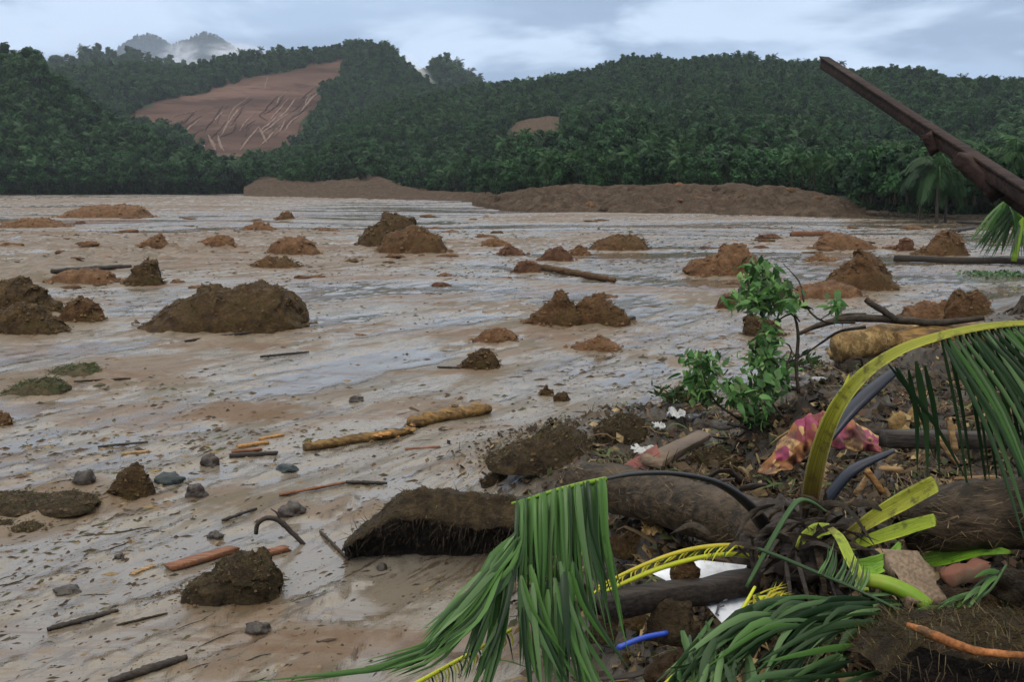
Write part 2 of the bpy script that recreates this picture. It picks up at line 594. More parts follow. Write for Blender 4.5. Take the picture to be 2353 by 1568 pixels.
def earth(name, lo, hi, mid=None, scale=6, rough=.8, bump=.04, wet=.25, moss=None, spec=.18):
    m, t = mat_new(name)
    tcn = N(t, 'ShaderNodeTexCoord')
    v = tcn.outputs['Object']
    a = noise(t, v, scale, 6, .65)
    b = noise(t, v, scale * 4.3, 5, .7)
    c = mixc(t, maprange(t, a, .36, .64), lo, hi)
    if mid:
        c = mixc(t, maprange(t, noise(t, v, scale * .45, 3), .48, .62), c, mid)
    if moss:
        c = mixc(t, maprange(t, noise(t, v, scale * .8, 5, .7, .4), .52, .62), c, moss)
    c = mixc(t, maprange(t, b, .35, .65, 0, .55), c, tuple(x * .45 for x in lo), 'MIX')
    h = M(t, 'ADD', a, M(t, 'MULTIPLY', b, .6))
    ro = maprange(t, noise(t, v, scale * 1.7, 3), .4, .65, rough, rough - wet)
    finish(t, c, ro, h, bump, spec)
    return m


def grainy(name, lo, hi, axis=0, scale=3, stretch=14, rough=.6, bump=.006, dirt=(.09, .06, .04), dirt_a=.5):
    """wood grain stretched along an object axis"""
    m, t = mat_new(name)
    tcn = N(t, 'ShaderNodeTexCoord')
    mp = N(t, 'ShaderNodeMapping')
    sc = [stretch] * 3
    sc[axis] = 1.0
    mp.inputs['Scale'].default_value = sc
    L(t, tcn.outputs['Object'], mp.inputs[0])
    a = noise(t, mp.outputs[0], scale, 5, .6)
    c = mixc(t, maprange(t, a, .35, .65), lo, hi)
    d = noise(t, tcn.outputs['Object'], 5, 4, .6)
    c = mixc(t, maprange(t, d, .5, .68, 0, dirt_a), c, dirt)
    finish(t, c, rough, a, bump, .2)
    return m


def leafmat(name, lo, hi, rough=.45, trans=.25, tint=False, var=.5, vein=None):
    m, t = mat_new(name)
    oi = N(t, 'ShaderNodeObjectInfo')
    tcn = N(t, 'ShaderNodeTexCoord')
    nz = noise(t, tcn.outputs['Object'], 1.2 if not vein else 9.0, 4, .6)
    f = M(t, 'ADD', M(t, 'MULTIPLY', oi.outputs['Random'], var), M(t, 'MULTIPLY', nz, 1.0 - var * .4), clamp=False)
    c = mixc(t, maprange(t, f, .25, .95), lo, hi)
    if tint:
        at_ = N(t, 'ShaderNodeAttribute', attribute_name='tint')
        c = mixc(t, 1.0, c, at_.outputs[0], 'MULTIPLY')
    if vein:
        c = mixc(t, maprange(t, noise(t, tcn.outputs['Object'], 3, 3), .58, .75, 0, .8), c, vein)
    finish(t, c, rough, None, 0, .2, trans)
    return m


def tintmat(name, rough=.7, trans=0.0):
    m, t = mat_new(name)
    at_ = N(t, 'ShaderNodeAttribute', attribute_name='tint')
    tcn = N(t, 'ShaderNodeTexCoord')
    c = mixc(t, maprange(t, noise(t, tcn.outputs['Object'], 14, 4), .4, .7, 0, .6), at_.outputs[0], (.06, .04, .025))
    finish(t, c, rough, None, 0, .15, trans)
    return m


def plain(name, col, rough=.5, spec=.5, dirt=(.12, .09, .06), da=.6, bump=.004):
    m, t = mat_new(name)
    tcn = N(t, 'ShaderNodeTexCoord')
    a = noise(t, tcn.outputs['Object'], 7, 5, .65)
    c = mixc(t, maprange(t, a, .46, .66, 0, da), col, dirt)
    finish(t, c, rough, a, bump, spec)
    return m


# mud of the plain
MUD, t = mat_new('wet_mud')
geo = N(t, 'ShaderNodeNewGeometry')
pos = geo.outputs['Position']
a_t = N(t, 'ShaderNodeAttribute', attribute_name='tone').outputs['Fac']
a_w = N(t, 'ShaderNodeAttribute', attribute_name='wet').outputs['Fac']
a_b = N(t, 'ShaderNodeAttribute', attribute_name='bank').outputs['Fac']
mp = N(t, 'ShaderNodeMapping')
mp.inputs['Rotation'].default_value = (0, 0, -R(56.6))
mp.inputs['Scale'].default_value = (1.0, 1.0, 1.0)
L(t, pos, mp.inputs[0])
mp2 = N(t, 'ShaderNodeMapping')
mp2.inputs['Scale'].default_value = (.22, 1.0, 1.0)
L(t, mp.outputs[0], mp2.inputs[0])
str1 = noise(t, mp2.outputs[0], 1.6, 6, .65, .3)
str2 = noise(t, mp2.outputs[0], 6.0, 5, .65, .2)
sp1 = noise(t, pos, 9.0, 5, .7)
sp2 = noise(t, pos, 34.0, 4, .7)
blot = noise(t, pos, .45, 4, .6)
tone = M(t, 'ADD', a_t, M(t, 'MULTIPLY', M(t, 'SUBTRACT', str1, .5), 1.3))
tone = M(t, 'ADD', tone, M(t, 'MULTIPLY', M(t, 'SUBTRACT', sp1, .5), .55))
GREY, BROWN, UMBER = (.150, .134, .110), (.094, .060, .030), (.040, .026, .013)
col = mixc(t, maprange(t, tone, .38, .80), GREY, BROWN)
col = mixc(t, maprange(t, tone, .95, 1.5), col, UMBER)
col = mixc(t, maprange(t, blot, .45, .7, 0, .5), col, (.15, .118, .076))
col = mixc(t, maprange(t, str2, .60, .72, 0, .55), col, (.10, .066, .040))
col = mixc(t, maprange(t, sp2, .55, .70, 0, .7), col, (.075, .054, .034))
smear = noise(t, mp2.outputs[0], .95, 7, .72, .5)
col = mixc(t, maprange(t, smear, .50, .57, 0, .85), col, (.066, .050, .025))
mp3 = N(t, 'ShaderNodeMapping')
mp3.inputs['Rotation'].default_value = (0, 0, R(-12))
mp3.inputs['Scale'].default_value = (.16, .62, 1.0)
L(t, pos, mp3.inputs[0])
smear3 = noise(t, mp3.outputs[0], .55, 8, .72, .6)
col = mixc(t, maprange(t, smear3, .51, .57, 0, .85), col, (.088, .050, .024))
smear2 = noise(t, mp2.outputs[0], 2.6, 6, .75, .3)
col = mixc(t, maprange(t, smear2, .55, .62, 0, .88), col, (.038, .027, .014))
soil = mixc(t, maprange(t, sp1, .35, .65), (.008, .006, .003), (.032, .021, .011))
col = mixc(t, M(t, 'MULTIPLY', a_w, .35), col, (.085, .066, .046))
col = mixc(t, a_b, col, soil)
rg_ = M(t, 'SUBTRACT', maprange(t, tone, .20, .85, .20, .58), M(t, 'MULTIPLY', a_w, .20))
rg_ = M(t, 'ADD', rg_, M(t, 'MULTIPLY', M(t, 'SUBTRACT', str1, .5), .25))
rg_ = M(t, 'ADD', rg_, maprange(t, smear3, .51, .57, 0, .22))
rg_ = M(t, 'ADD', rg_, maprange(t, smear, .50, .57, 0, .15))
rg_ = M(t, 'MAXIMUM', M(t, 'ADD', rg_, M(t, 'MULTIPLY', a_b, .35)), .06)
hgt = M(t, 'ADD', M(t, 'ADD', M(t, 'ADD', M(t, 'MULTIPLY', smear2, .8), M(t, 'MULTIPLY', smear3, 1.2)), M(t, 'MULTIPLY', sp1, .4)), M(t, 'MULTIPLY', sp2, .18))
hgt = M(t, 'MULTIPLY', hgt, M(t, 'SUBTRACT', 1.0, M(t, 'MULTIPLY', a_w, .85)))
finish(t, col, rg_, hgt, .03, .6)

FOREST_FLOOR = earth('forest_floor', (.012, .018, .009), (.03, .038, .016), scale=.4, bump=.3)
SCAR, t = mat_new('bare_red_earth')
tcn = N(t, 'ShaderNodeTexCoord')
mp = N(t, 'ShaderNodeMapping')
mp.inputs['Rotation'].default_value = (0, R(40), 0)
mp.inputs['Scale'].default_value = (.16, .02, 1.0)
L(t, tcn.outputs['Object'], mp.inputs[0])
q1 = noise(t, mp.outputs[0], .035, 6, .65, .4)
q2 = noise(t, mp.outputs[0], .014, 4, .5, .9)
q3 = noise(t, tcn.outputs['Object'], .02, 3, .5)
c_ = mixc(t, maprange(t, q1, .36, .64), (.055, .032, .025), (.105, .064, .051))
q4 = noise(t, mp.outputs[0], .16, 5, .7, .25)
pale = M(t, 'MULTIPLY', maprange(t, q4, .55, .64, 0, .15), maprange(t, q3, .45, .60))
c_ = mixc(t, maprange(t, noise(t, mp.outputs[0], .09, 6, .7, .3), .52, .62, 0, .7), c_, (.030, .018, .014))
c_ = mixc(t, pale, c_, (.25, .19, .165))
finish(t, c_, .95, q1, .8, .04)
BANKMAT = earth('bare_mud_bank', (.062, .044, .030), (.140, .104, .075), mid=(.095, .067, .046), scale=.8, rough=.95, bump=.9, wet=0, spec=.04)
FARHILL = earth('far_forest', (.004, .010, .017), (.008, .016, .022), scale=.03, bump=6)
E = {
    'dark': earth('root_soil', (.034, .018, .006), (.085, .050, .017), mid=(.06, .038, .011), scale=3.2, bump=.14),
    'mid': earth('brown_clay', (.058, .027, .009), (.120, .062, .023), mid=(.08, .046, .015), scale=3.0, bump=.13),
    'clay': earth('orange_clay', (.085, .040, .016), (.150, .080, .036), scale=2.6, bump=.12),
    'red': earth('red_clay', (.052, .021, .009), (.100, .046, .021), scale=2.6, bump=.12),
    'sod': earth('torn_sod', (.018, .011, .005), (.060, .040, .016), mid=(.038, .026, .010), scale=6, bump=.07),
    'weed': earth('weedy_mud', (.036, .027, .012), (.075, .054, .026), scale=6, bump=.04, moss=(.026, .040, .012)),
}
TINT = tintmat('litter_bits', .65)
TINT_LEAF = tintmat('leaf_bits', .5, .15)
STONE = earth('wet_stone', (.022, .016, .012), (.062, .046, .034), scale=8, rough=.5, wet=.3, bump=.02, spec=.4)
STONE_T = earth('wet_blue_stone', (.020, .028, .030), (.048, .060, .060), scale=8, rough=.45, wet=.3, bump=.02)
WOOD_RED = grainy('red_brown_board', (.10, .042, .022), (.20, .088, .045), scale=4, dirt_a=.75)
WOOD_TAN = grainy('tan_wood', (.13, .08, .036), (.33, .21, .10), scale=4, dirt_a=.85)
WOOD_ORANGE = grainy('split_orange_wood', (.17, .08, .025), (.38, .20, .065), scale=4, dirt_a=.8)
WOOD_DARK = grainy('dark_wet_wood', (.016, .013, .012), (.04, .032, .026), scale=4, dirt=(.05, .035, .022))
WOOD_GREY = grainy('weathered_wood', (.085, .06, .04), (.15, .11, .075), scale=4)
WOOD_BEAM = grainy('old_roof_timber', (.010, .0065, .006), (.030, .018, .015), scale=3, rough=.9, dirt=(.045, .026, .02), dirt_a=.4)
BARK_OCHRE = grainy('muddy_ochre_bark', (.050, .030, .011), (.20, .115, .036), scale=3, stretch=5, bump=.02, dirt=(.07, .042, .018), dirt_a=.85)
BARK = earth('dark_bark', (.022, .017, .012), (.055, .042, .028), scale=9, bump=.015)
PALE_WOOD = earth('peeled_pale_wood', (.12, .072, .026), (.36, .24, .10), scale=5, bump=.02, moss=(.10, .07, .025))
FIBRE = grainy('palm_fibre_bark', (.014, .010, .006), (.048, .034, .019), axis=0, scale=6, stretch=3, bump=.03)
TRUNK = earth('tree_trunk', (.035, .028, .02), (.075, .06, .045), scale=1.5, bump=.03)
LEAF_DARK = leafmat('broadleaf_foliage', (.004, .018, .008), (.023, .066, .022), .7, .18, True, .9)
LEAF_PALM = leafmat('palm_foliage', (.006, .022, .010), (.030, .076, .026), .65, .18, True, .9)
LEAFLET = leafmat('palm_leaflet', (.024, .068, .016), (.070, .155, .036), .36, .25, False, .7)
LEAFLET_D = leafmat('dark_palm_leaflet', (.009, .024, .009), (.026, .054, .020), .36, .2, False, .7)
LEAFLET_T = leafmat('bluish_palm_leaflet', (.034, .076, .026), (.095, .165, .062), .38, .22, False, .7)
SHRUB_LEAF = leafmat('shrub_leaf', (.030, .095, .024), (.125, .26, .070), .4, .3, False, .9)
STALK_Y = leafmat('yellow_green_stalk', (.30, .34, .015), (.46, .48, .035), .35, .1, False, .3, vein=(.16, .12, .02))
STALK_O = leafmat('ochre_stalk', (.26, .22, .012), (.40, .34, .03), .4, .05, False, .3, vein=(.11, .06, .012))
STALK_G = leafmat('green_stalk', (.10, .19, .012), (.19, .30, .03), .4, .1, False, .3, vein=(.22, .22, .03))
STALK_D = leafmat('dark_stalk', (.010, .010, .010), (.028, .026, .026), .35, 0, False, .3)
STALK_B = leafmat('bluish_dark_stalk', (.012, .014, .020), (.034, .039, .056), .35, 0, False, .3)
WHITE = plain('dirty_white_plastic', (.36, .37, .37), .4, .3, da=.85)
BLACKP = plain('black_plastic', (.012, .012, .014), .25, .5, dirt=(.07, .055, .04))
BLUEP = plain('blue_plastic', (.020, .065, .42), .35, .5, da=.25)
BOARD = plain('white_painted_board', (.60, .63, .68), .35, .5, da=.35)
INK = plain('dark_lettering', (.02, .025, .04), .5, .4, da=.1)
CLOTH, t = mat_new('floral_cloth')
tcn = N(t, 'ShaderNodeTexCoord')
vo = N(t, 'ShaderNodeTexVoronoi', i_Scale=8.5)
L(t, tcn.outputs['Object'], vo.inputs['Vector'])
vs = N(t, 'ShaderNodeSeparateColor')
L(t, vo.outputs['Color'], vs.inputs[0])
cc = mixc(t, maprange(t, vs.outputs[0], .42, .5), (.17, .042, .045), (.20, .085, .03))
cc = mixc(t, maprange(t, vs.outputs[1], .70, .76), cc, (.20, .035, .075))
cc = mixc(t, maprange(t, vs.outputs[2], .72, .78), cc, (.33, .21, .09))
cc = mixc(t, maprange(t, noise(t, tcn.outputs['Object'], 5, 5, .7), .46, .62, 0, .85), cc, (.06, .03, .026))
finish(t, cc, .75, noise(t, tcn.outputs['Object'], 60, 2), .002, .3)


# ================================================================== THE LARGE STRUCTURE
def grid_faces(nr, nc):
    i, j = np.meshgrid(np.arange(nr - 1), np.arange(nc - 1), indexing='ij')
    a = (i * nc + j).ravel()
    return np.stack([a, a + 1, a + nc + 1, a + nc], 1)


# near mud plain with the debris bank
NR, NCOL = 560, 520
rr = 2.2 * (470 / 2.2) ** (np.linspace(0, 1, NR))
aa = np.linspace(R(-40), R(40), NCOL)
RR, AA = np.meshgrid(rr, aa, indexing='ij')
X, Y = (RR * np.sin(AA)).ravel(), (RR * np.cos(AA)).ravel()
Z, TO, WE, BA = ground(X, Y, True)
mud = obj('mud_plain', np.stack([X, Y, Z], 1), grid_faces(NR, NCOL), MUD, cols={'tone': TO, 'wet': WE, 'bank': BA})
tag(mud, 'wide plain of wet grey brown mud below wooded hills', kind='structure')
# the land under and around everything, out to the horizon
gx = np.linspace(-3200, 3200, 17)
GX, GY = np.meshgrid(gx, gx, indexing='ij')
gs = obj('ground', np.stack([GX.ravel(), GY.ravel(), np.full(GX.size, -1.2)], 1), grid_faces(17, 17), BANKMAT)
tag(gs, 'flat brown valley floor around the mud', kind='structure')


def hill_points(h, U, VV):
    """h: columns (px, y_base, y_crest, r_base, r_crest)"""
    c = np.array(h['cols'], float)
    f = lambda k: np.interp(U, c[:, 0], c[:, k])
    yb, yc, r0, r1 = f(1), f(2), f(3), f(4)
    v = np.minimum(VV, 1)
    e = v ** h.get('ease', 1.0)
    py = yb + (yc - yb) * e
    r = r0 + (r1 - r0) * v
    d = FWD[None] + ((U - CX) / FPX)[:, None] * RIGHT[None] - ((py - CY) / FPX)[:, None] * UP[None]
    s = r / np.hypot(d[:, 0], d[:, 1])
    P = CAM[None] + d * s[:, None]
    back = np.maximum(VV - 1, 0)
    P[:, 0] *= 1 + back * h.get('back', .5)
    P[:, 1] *= 1 + back * h.get('back', .5)
    P[:, 2] -= back * back * (P[:, 2] + 20) * h.get('fall', 1.6)
    n = fbm(P[:, 0] / h['ns'], P[:, 1] / h['ns'], 0, h['seed'], 4, .5)
    P[:, 2] += h['amp'] * n * np.minimum(1, 4 * v) * (1 - .55 * S(VV, .7, 1))
    P[:, 2] -= h.get('sink', 0)
    P[:, 2] -= h.get('skirt', 0) * (1 - S(VV, 0, .07))
    P[:, 2] = np.maximum(P[:, 2], -1.0)
    return P, py


def in_poly(px, py, poly):
    inside = np.zeros(len(px), bool)
    n = len(poly)
    for i in range(n):
        x0, y0 = poly[i]
        x1, y1 = poly[(i + 1) % n]
        c = ((y0 > py) != (y1 > py)) & (px < (x1 - x0) * (py - y0) / (y1 - y0 + 1e-12) + x0)
        inside ^= c
    return inside


def hill(name, h, mat, label, nu=160, nv=70, scars=()):
    c = h['cols']
    U, VV = np.meshgrid(np.linspace(c[0][0], c[-1][0], nu), np.linspace(0, 1.5, nv), indexing='ij')
    P, py = hill_points(h, U.ravel(), VV.ravel())
    F = grid_faces(nu, nv)
    fc_u, fc_y, fc_v = U.ravel()[F].mean(1), py[F].mean(1), VV.ravel()[F].mean(1)
    keep = np.ones(len(F), bool)
    for (poly, sname, slabel, smat) in scars:
        wob = 12 * fbm(fc_u / 25, fc_y / 25, 0, 77, 3)
        k = in_poly(fc_u + wob, fc_y + .6 * wob, poly) & (fc_v < 1)
        keep &= ~k
        sf = F[k]
        used = np.unique(sf)
        re = np.full(len(P), -1)
        re[used] = np.arange(len(used))
        tag(obj(sname, P[used], re[sf], smat), slabel, kind='structure')
    return tag(obj(name, P, F[keep], mat), label, kind='structure')


SCAR_POLY = [(270, 280), (315, 244), (470, 204), (640, 160), (812, 122), (778, 168), (748, 198), (722, 262), (692, 312), (640, 345), (590, 356), (520, 350), (440, 325), (380, 300)]
SCAR2_POLY = [(1150, 318), (1165, 284), (1195, 266), (1240, 254), (1290, 256), (1298, 285), (1280, 312), (1200, 322)]
H_A = dict(cols=[(-500, 446, 20, 380, 560), (-200, 446, 45, 385, 560), (0, 446, 122, 392, 545), (45, 446, 128, 393, 540), (95, 446, 150, 395, 530), (110, 446, 190, 395, 525), (200, 446, 242, 395, 505), (300, 446, 292, 397, 490), (400, 446, 338, 398, 470), (500, 446, 372, 400, 455), (585, 445, 405, 402, 440), (605, 444, 438, 404, 430)], ns=60, amp=6, seed=5, sink=5, back=.25)
H_B = dict(cols=[(-300, 330, 190, 640, 1000), (100, 345, 168, 640, 1000), (180, 350, 158, 640, 1000), (320, 352, 152, 640, 1010), (420, 356, 160, 650, 1010), (480, 358, 148, 650, 1020), (560, 358, 132, 660, 1030), (640, 360, 122, 660, 1040), (780, 356, 116, 660, 1050), (800, 354, 107, 660, 1040), (850, 350, 103, 660, 1030), (890, 345, 107, 650, 1010), (915, 340, 132, 640, 990), (950, 330, 162, 630, 960), (985, 320, 195, 620, 930), (1050, 310, 240, 610, 900)], ns=150, amp=9, seed=9, sink=3)
H_C = dict(cols=[(560, 356, 350, 500, 560), (600, 385, 352, 430, 560), (640, 404, 343, 380, 570), (700, 408, 322, 350, 580), (760, 410, 285, 340, 600), (850, 412, 258, 335, 620), (900, 420, 242, 330, 640), (940, 436, 230, 320, 660), (1000, 441, 208, 300, 690), (1050, 442, 200, 285, 710), (1090, 442, 193, 262, 720), (1140, 436, 189, 235, 720), (1165, 424, 186, 185, 720), (1250, 414, 173, 168, 720), (1330, 414, 163, 166, 720), (1400, 414, 147, 166, 730), (1500, 414, 134, 166, 740), (1560, 414, 143, 166, 740), (1650, 415, 137, 166, 740), (1700, 415, 135, 166, 740), (1800, 416, 142, 166, 720), (1900, 418, 147, 166, 700), (1950, 420, 166, 166, 680), (1975, 492, 164, 132, 670), (2000, 497, 156, 126, 660), (2060, 499, 150, 123, 660), (2130, 500, 162, 121, 640), (2200, 500, 182, 120, 620), (2353, 500, 186, 119, 600), (2800, 502, 190, 118, 600)], ns=85, amp=13, seed=13, sink=4, ease=.86)
H_D = dict(cols=[(60, 300, 168, 1150, 1500), (140, 300, 150, 1150, 1500), (180, 300, 140, 1150, 1500), (232, 300, 129, 1150, 1500), (300, 300, 130, 1150, 1500), (370, 300, 148, 1150, 1500), (440, 300, 165, 1150, 1500), (560, 300, 190, 1150, 1500)], ns=120, amp=6, seed=21, sink=2)
H_E = dict(cols=[(960, 260, 185, 1050, 1250), (990, 260, 160, 1050, 1250), (1008, 260, 146, 1050, 1250), (1025, 260, 145, 1050, 1250), (1045, 260, 158, 1050, 1250), (1065, 260, 172, 1050, 1250), (1095, 260, 192, 1050, 1250), (1150, 260, 225, 1050, 1250)], ns=80, amp=4, seed=25, sink=2)
H_F = dict(cols=[(180, 220, 190, 1900, 2500), (240, 220, 140, 1900, 2500), (275, 220, 112, 1900, 2500), (310, 220, 90, 1900, 2500), (340, 220, 80, 1900, 2500), (365, 220, 88, 1900, 2500), (395, 220, 108, 1900, 2500), (425, 220, 96, 1900, 2500), (455, 220, 80, 1900, 2500), (480, 220, 76, 1900, 2500), (505, 220, 88, 1900, 2500), (560, 220, 130, 1900, 2500), (640, 220, 190, 1900, 2500)], ns=170, amp=16, seed=29, back=.2)
H_BANK = dict(cols=[(1085, 462, 450, 180, 220), (1120, 470, 446, 165, 200), (1150, 478, 450, 150, 180), (1200, 484, 436, 143, 166), (1280, 489, 427, 137, 160), (1400, 491, 427, 135, 158), (1560, 493, 424, 132, 156), (1750, 494, 428, 130, 154), (1850, 495, 438, 128, 154), (1930, 496, 460, 127, 150), (1990, 497, 478, 126, 138)], ns=4.5, amp=1.9, skirt=.9, seed=33, ease=.75, back=.35, fall=.6)
H_VAL = dict(cols=[(560, 457, 425, 330, 420), (590, 457, 408, 310, 420), (640, 458, 403, 290, 410), (720, 459, 408, 270, 390), (800, 460, 402, 260, 370), (870, 460, 400, 250, 360), (900, 461, 415, 245, 340), (960, 462, 436, 240, 320), (1060, 463, 442, 220, 290), (1130, 466, 444, 200, 250)], ns=9, amp=1.8, skirt=.9, seed=37, ease=.7, back=.4, fall=.5)

hill('wooded_hill', H_A, FOREST_FLOOR, 'dark wooded hill rising at the left edge')
hill('wooded_ridge', H_B, FOREST_FLOOR, 'wooded ridge and dome holding the bare landslide', 260, 110,
     [(SCAR_POLY, 'landslide_scar', 'big bare red brown landslide scar on the ridge', SCAR)])
hill('wooded_hillside', H_C, FOREST_FLOOR, 'long wooded hillside filling the right of the valley', 300, 120,
     [(SCAR2_POLY, 'small_scar', 'small bare slip among the trees of the right hillside', BANKMAT)])
hill('distant_hill', H_D, FARHILL, 'bluish wooded hill behind the left ridge', 90, 40)
hill('distant_peak', H_E, FARHILL, 'small dark peak behind the dome with mist beside it', 60, 40)
hill('mountain', H_F, FARHILL, 'faint blue twin peaked mountain wrapped in mist', 110, 50)
hill('mud_bank', H_BANK, BANKMAT, 'bare brown mud bank below the right hillside', 420, 64)
hill('mud_valley_floor', H_VAL, BANKMAT, 'bare mud fan in the gap between the hills', 260, 60)


# pale torn gullies running down the big scar, on its surface
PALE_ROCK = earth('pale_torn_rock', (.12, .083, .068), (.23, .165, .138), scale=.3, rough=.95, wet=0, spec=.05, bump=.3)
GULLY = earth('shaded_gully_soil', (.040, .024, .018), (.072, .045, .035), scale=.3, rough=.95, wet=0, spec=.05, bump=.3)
scar_o = [o for o in COL.objects if o.name == 'landslide_scar'][0]
hc = np.array(H_B['cols'])
rg = np.random.default_rng(66)
SL = [([(752, 188), (725, 212), (700, 236), (690, 246)], 3.5, 0), ([(672, 248), (640, 268), (612, 290), (596, 300)], 3.2, 0), ([(596, 286), (604, 300), (612, 318)], 3.2, 0), ([(655, 268), (648, 284), (640, 296)], 2.6, 0), ([(690, 300), (675, 306), (662, 310)], 3, 0),
      ([(478, 300), (488, 318), (494, 334)], 4.0, 0), ([(500, 300), (506, 322), (514, 336)], 3.4, 0), ([(460, 308), (466, 322), (470, 330)], 3, 0), ([(430, 288), (408, 300), (396, 304)], 2.6, 0), ([(470, 242), (430, 252), (392, 262)], 2.2, 0), ([(615, 178), (611, 192), (608, 204)], 2.2, 0)]
for q in range(60):
    a = rg.uniform(360, 740)
    b = np.interp(a, [330, 640, 800], [265, 190, 140]) + rg.uniform(10, 90)
    l = rg.uniform(20, 60)
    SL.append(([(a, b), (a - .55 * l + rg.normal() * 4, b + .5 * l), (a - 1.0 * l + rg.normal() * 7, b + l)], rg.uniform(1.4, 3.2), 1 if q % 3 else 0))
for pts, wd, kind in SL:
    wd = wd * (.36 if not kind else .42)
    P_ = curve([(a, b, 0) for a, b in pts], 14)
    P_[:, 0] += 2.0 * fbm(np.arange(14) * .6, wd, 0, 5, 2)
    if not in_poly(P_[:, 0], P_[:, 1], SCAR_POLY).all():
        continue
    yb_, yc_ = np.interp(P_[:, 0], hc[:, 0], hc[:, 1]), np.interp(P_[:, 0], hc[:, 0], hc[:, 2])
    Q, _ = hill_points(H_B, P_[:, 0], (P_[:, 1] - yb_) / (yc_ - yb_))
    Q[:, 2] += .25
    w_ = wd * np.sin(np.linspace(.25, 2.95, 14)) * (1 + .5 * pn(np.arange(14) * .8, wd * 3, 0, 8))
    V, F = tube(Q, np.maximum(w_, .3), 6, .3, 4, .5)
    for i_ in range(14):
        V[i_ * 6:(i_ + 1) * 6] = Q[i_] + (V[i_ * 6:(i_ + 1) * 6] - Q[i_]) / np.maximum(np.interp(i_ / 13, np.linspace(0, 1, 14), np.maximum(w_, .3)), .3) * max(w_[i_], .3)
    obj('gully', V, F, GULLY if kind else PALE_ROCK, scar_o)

# ------------------------------------------------------------------ tree prototypes (height 1)
def leaf_quad(c, n, s, asp, roll, rg):
    n = nrm(n)
    a = nrm(np.cross(n, [math.cos(roll), math.sin(roll), .3]))
    b = np.cross(n, a)
    return [c - a * s - b * s * asp * .3, c + a * s * .1 - b * s * asp, c + a * s + b * s * asp * .2, c - a * s * .1 + b * s * asp]


def broad_crown(seed, nleaf=60, leaf=.045, narrow=1.0, low=.06):
    rg = np.random.default_rng(seed)
    sp = Soup()
    k = 11
    for j in range(k):
        a = rg.uniform(0, 6.28)
        rad = rg.uniform(0, .30) * narrow
        h = rg.uniform(low + .08, .86)
        rad *= 1.1 - .75 * max(0, h - .55) / .4
        c = np.array([math.cos(a) * rad, math.sin(a) * rad, h])
        R_ = rg.uniform(.11, .19)
        tint = rg.uniform(.55, 1.35)
        for q in range(nleaf):
            d = nrm(rg.normal(size=3) + [0, 0, .25])
            p = c + d * R_ * rg.uniform(.55, 1.12) * np.array([1, 1, .8])
            if p[2] < low * .6:
                continue
            n = nrm(d + rg.normal(size=3) * .55)
            tt = tint * rg.uniform(.75, 1.25)
            sp.add(leaf_quad(p, n, leaf * rg.uniform(.6, 1.3), .62, rg.uniform(0, 6.28), rg), [(0, 1, 2, 3)], (tt, tt * rg.uniform(.95, 1.05), tt * .95))
    return np.vstack(sp.V), np.array(sp.F4), np.vstack(sp.C)


def palm_crown(seed, nf=15, top=.66, L_=.40, nl=10, wid=.011, cx=0.0):
    rg = np.random.default_rng(seed)
    sp = Soup()
    for j in range(nf):
        az = j * 2.399 + rg.uniform(-.3, .3)
        el = rg.uniform(-.35, 1.25) if j > 3 else rg.uniform(1.0, 1.4)
        p = np.array([cx, 0, top])
        d = np.array([math.cos(az) * math.cos(el), math.sin(az) * math.cos(el), math.sin(el)])
        tint = rg.uniform(.6, 1.4)
        n = nl
        pts, dirs = [], []
        for i in range(n + 1):
            pts.append(p.copy())
            dirs.append(d.copy())
            p = p + d * L_ / n
            d = nrm(d + np.array([0, 0, -.19]))
        for i in range(n):
            t, q = dirs[i], pts[i]
            s = nrm(np.cross(t, [0, 0, 1]) + 1e-6)
            # midrib
            w = .006 * (1 - i / n) + .002
            sp.add([q - s * w, q + s * w, pts[i + 1] + s * w, pts[i + 1] - s * w], [(0, 1, 2, 3)], (tint * 1.1, tint * 1.15, tint * .7))
            if i < 1:
                continue
            ll = L_ * .36 * math.sin(math.pi * (.15 + .8 * i / n)) ** .7
            for sg in (-1, 1):
                for hh in (0.0, .5):
                    q2 = q + t * L_ / n * hh
                    ld = nrm(s * sg + t * .55 + np.array([0, 0, -.55 - rg.uniform(0, .4)]))
                    e = q2 + ld * ll
                    w2 = nrm(np.cross(ld, [0, 0, 1.0]) + t) * wid
                    tt = tint * rg.uniform(.8, 1.2)
                    mid = q2 + ld * ll * .5 + np.array([0, 0, .012])
                    sp.add([q2 - w2 * .5, mid - w2, e, mid + w2], [(0, 1, 2, 3)], (tt, tt, tt * .9))
    return np.vstack(sp.V), np.array(sp.F4), np.vstack(sp.C)


def trunk_mesh(name, rad, h, bend, seed):
    rg = np.random.default_rng(seed)
    P = curve([(0, 0, -.06), (bend * .3, 0, h * .35), (bend * .8, rg.uniform(-.01, .01), h * .7), (bend, 0, h)], 7)
    V, F = tube(P, [rad * 1.3, rad, rad * .7], 6)
    return new_mesh(name, V, F)


PROTO = {}


def proto(key, crown, mat, tr):
    V, F, C = crown
    me = new_mesh(key + '_crown', V, F, False, {'tint': C})
    me.materials.append(mat)
    tr.materials.append(TRUNK)
    PROTO[key] = (me, tr)


for s in range(4):
    proto('broad%d' % s, broad_crown(100 + s, 62, .05, [1, 1.15, .8, 1.3][s]), LEAF_DARK, trunk_mesh('trunk', .018, .6, .03, s))
for s in range(3):
    proto('palm%d' % s, palm_crown(200 + s, 16, .64, .40), LEAF_PALM, trunk_mesh('trunk', .014, .64, .05 * (s - 1) + .001, 40 + s))
    V_, F_, C_ = None, None, None
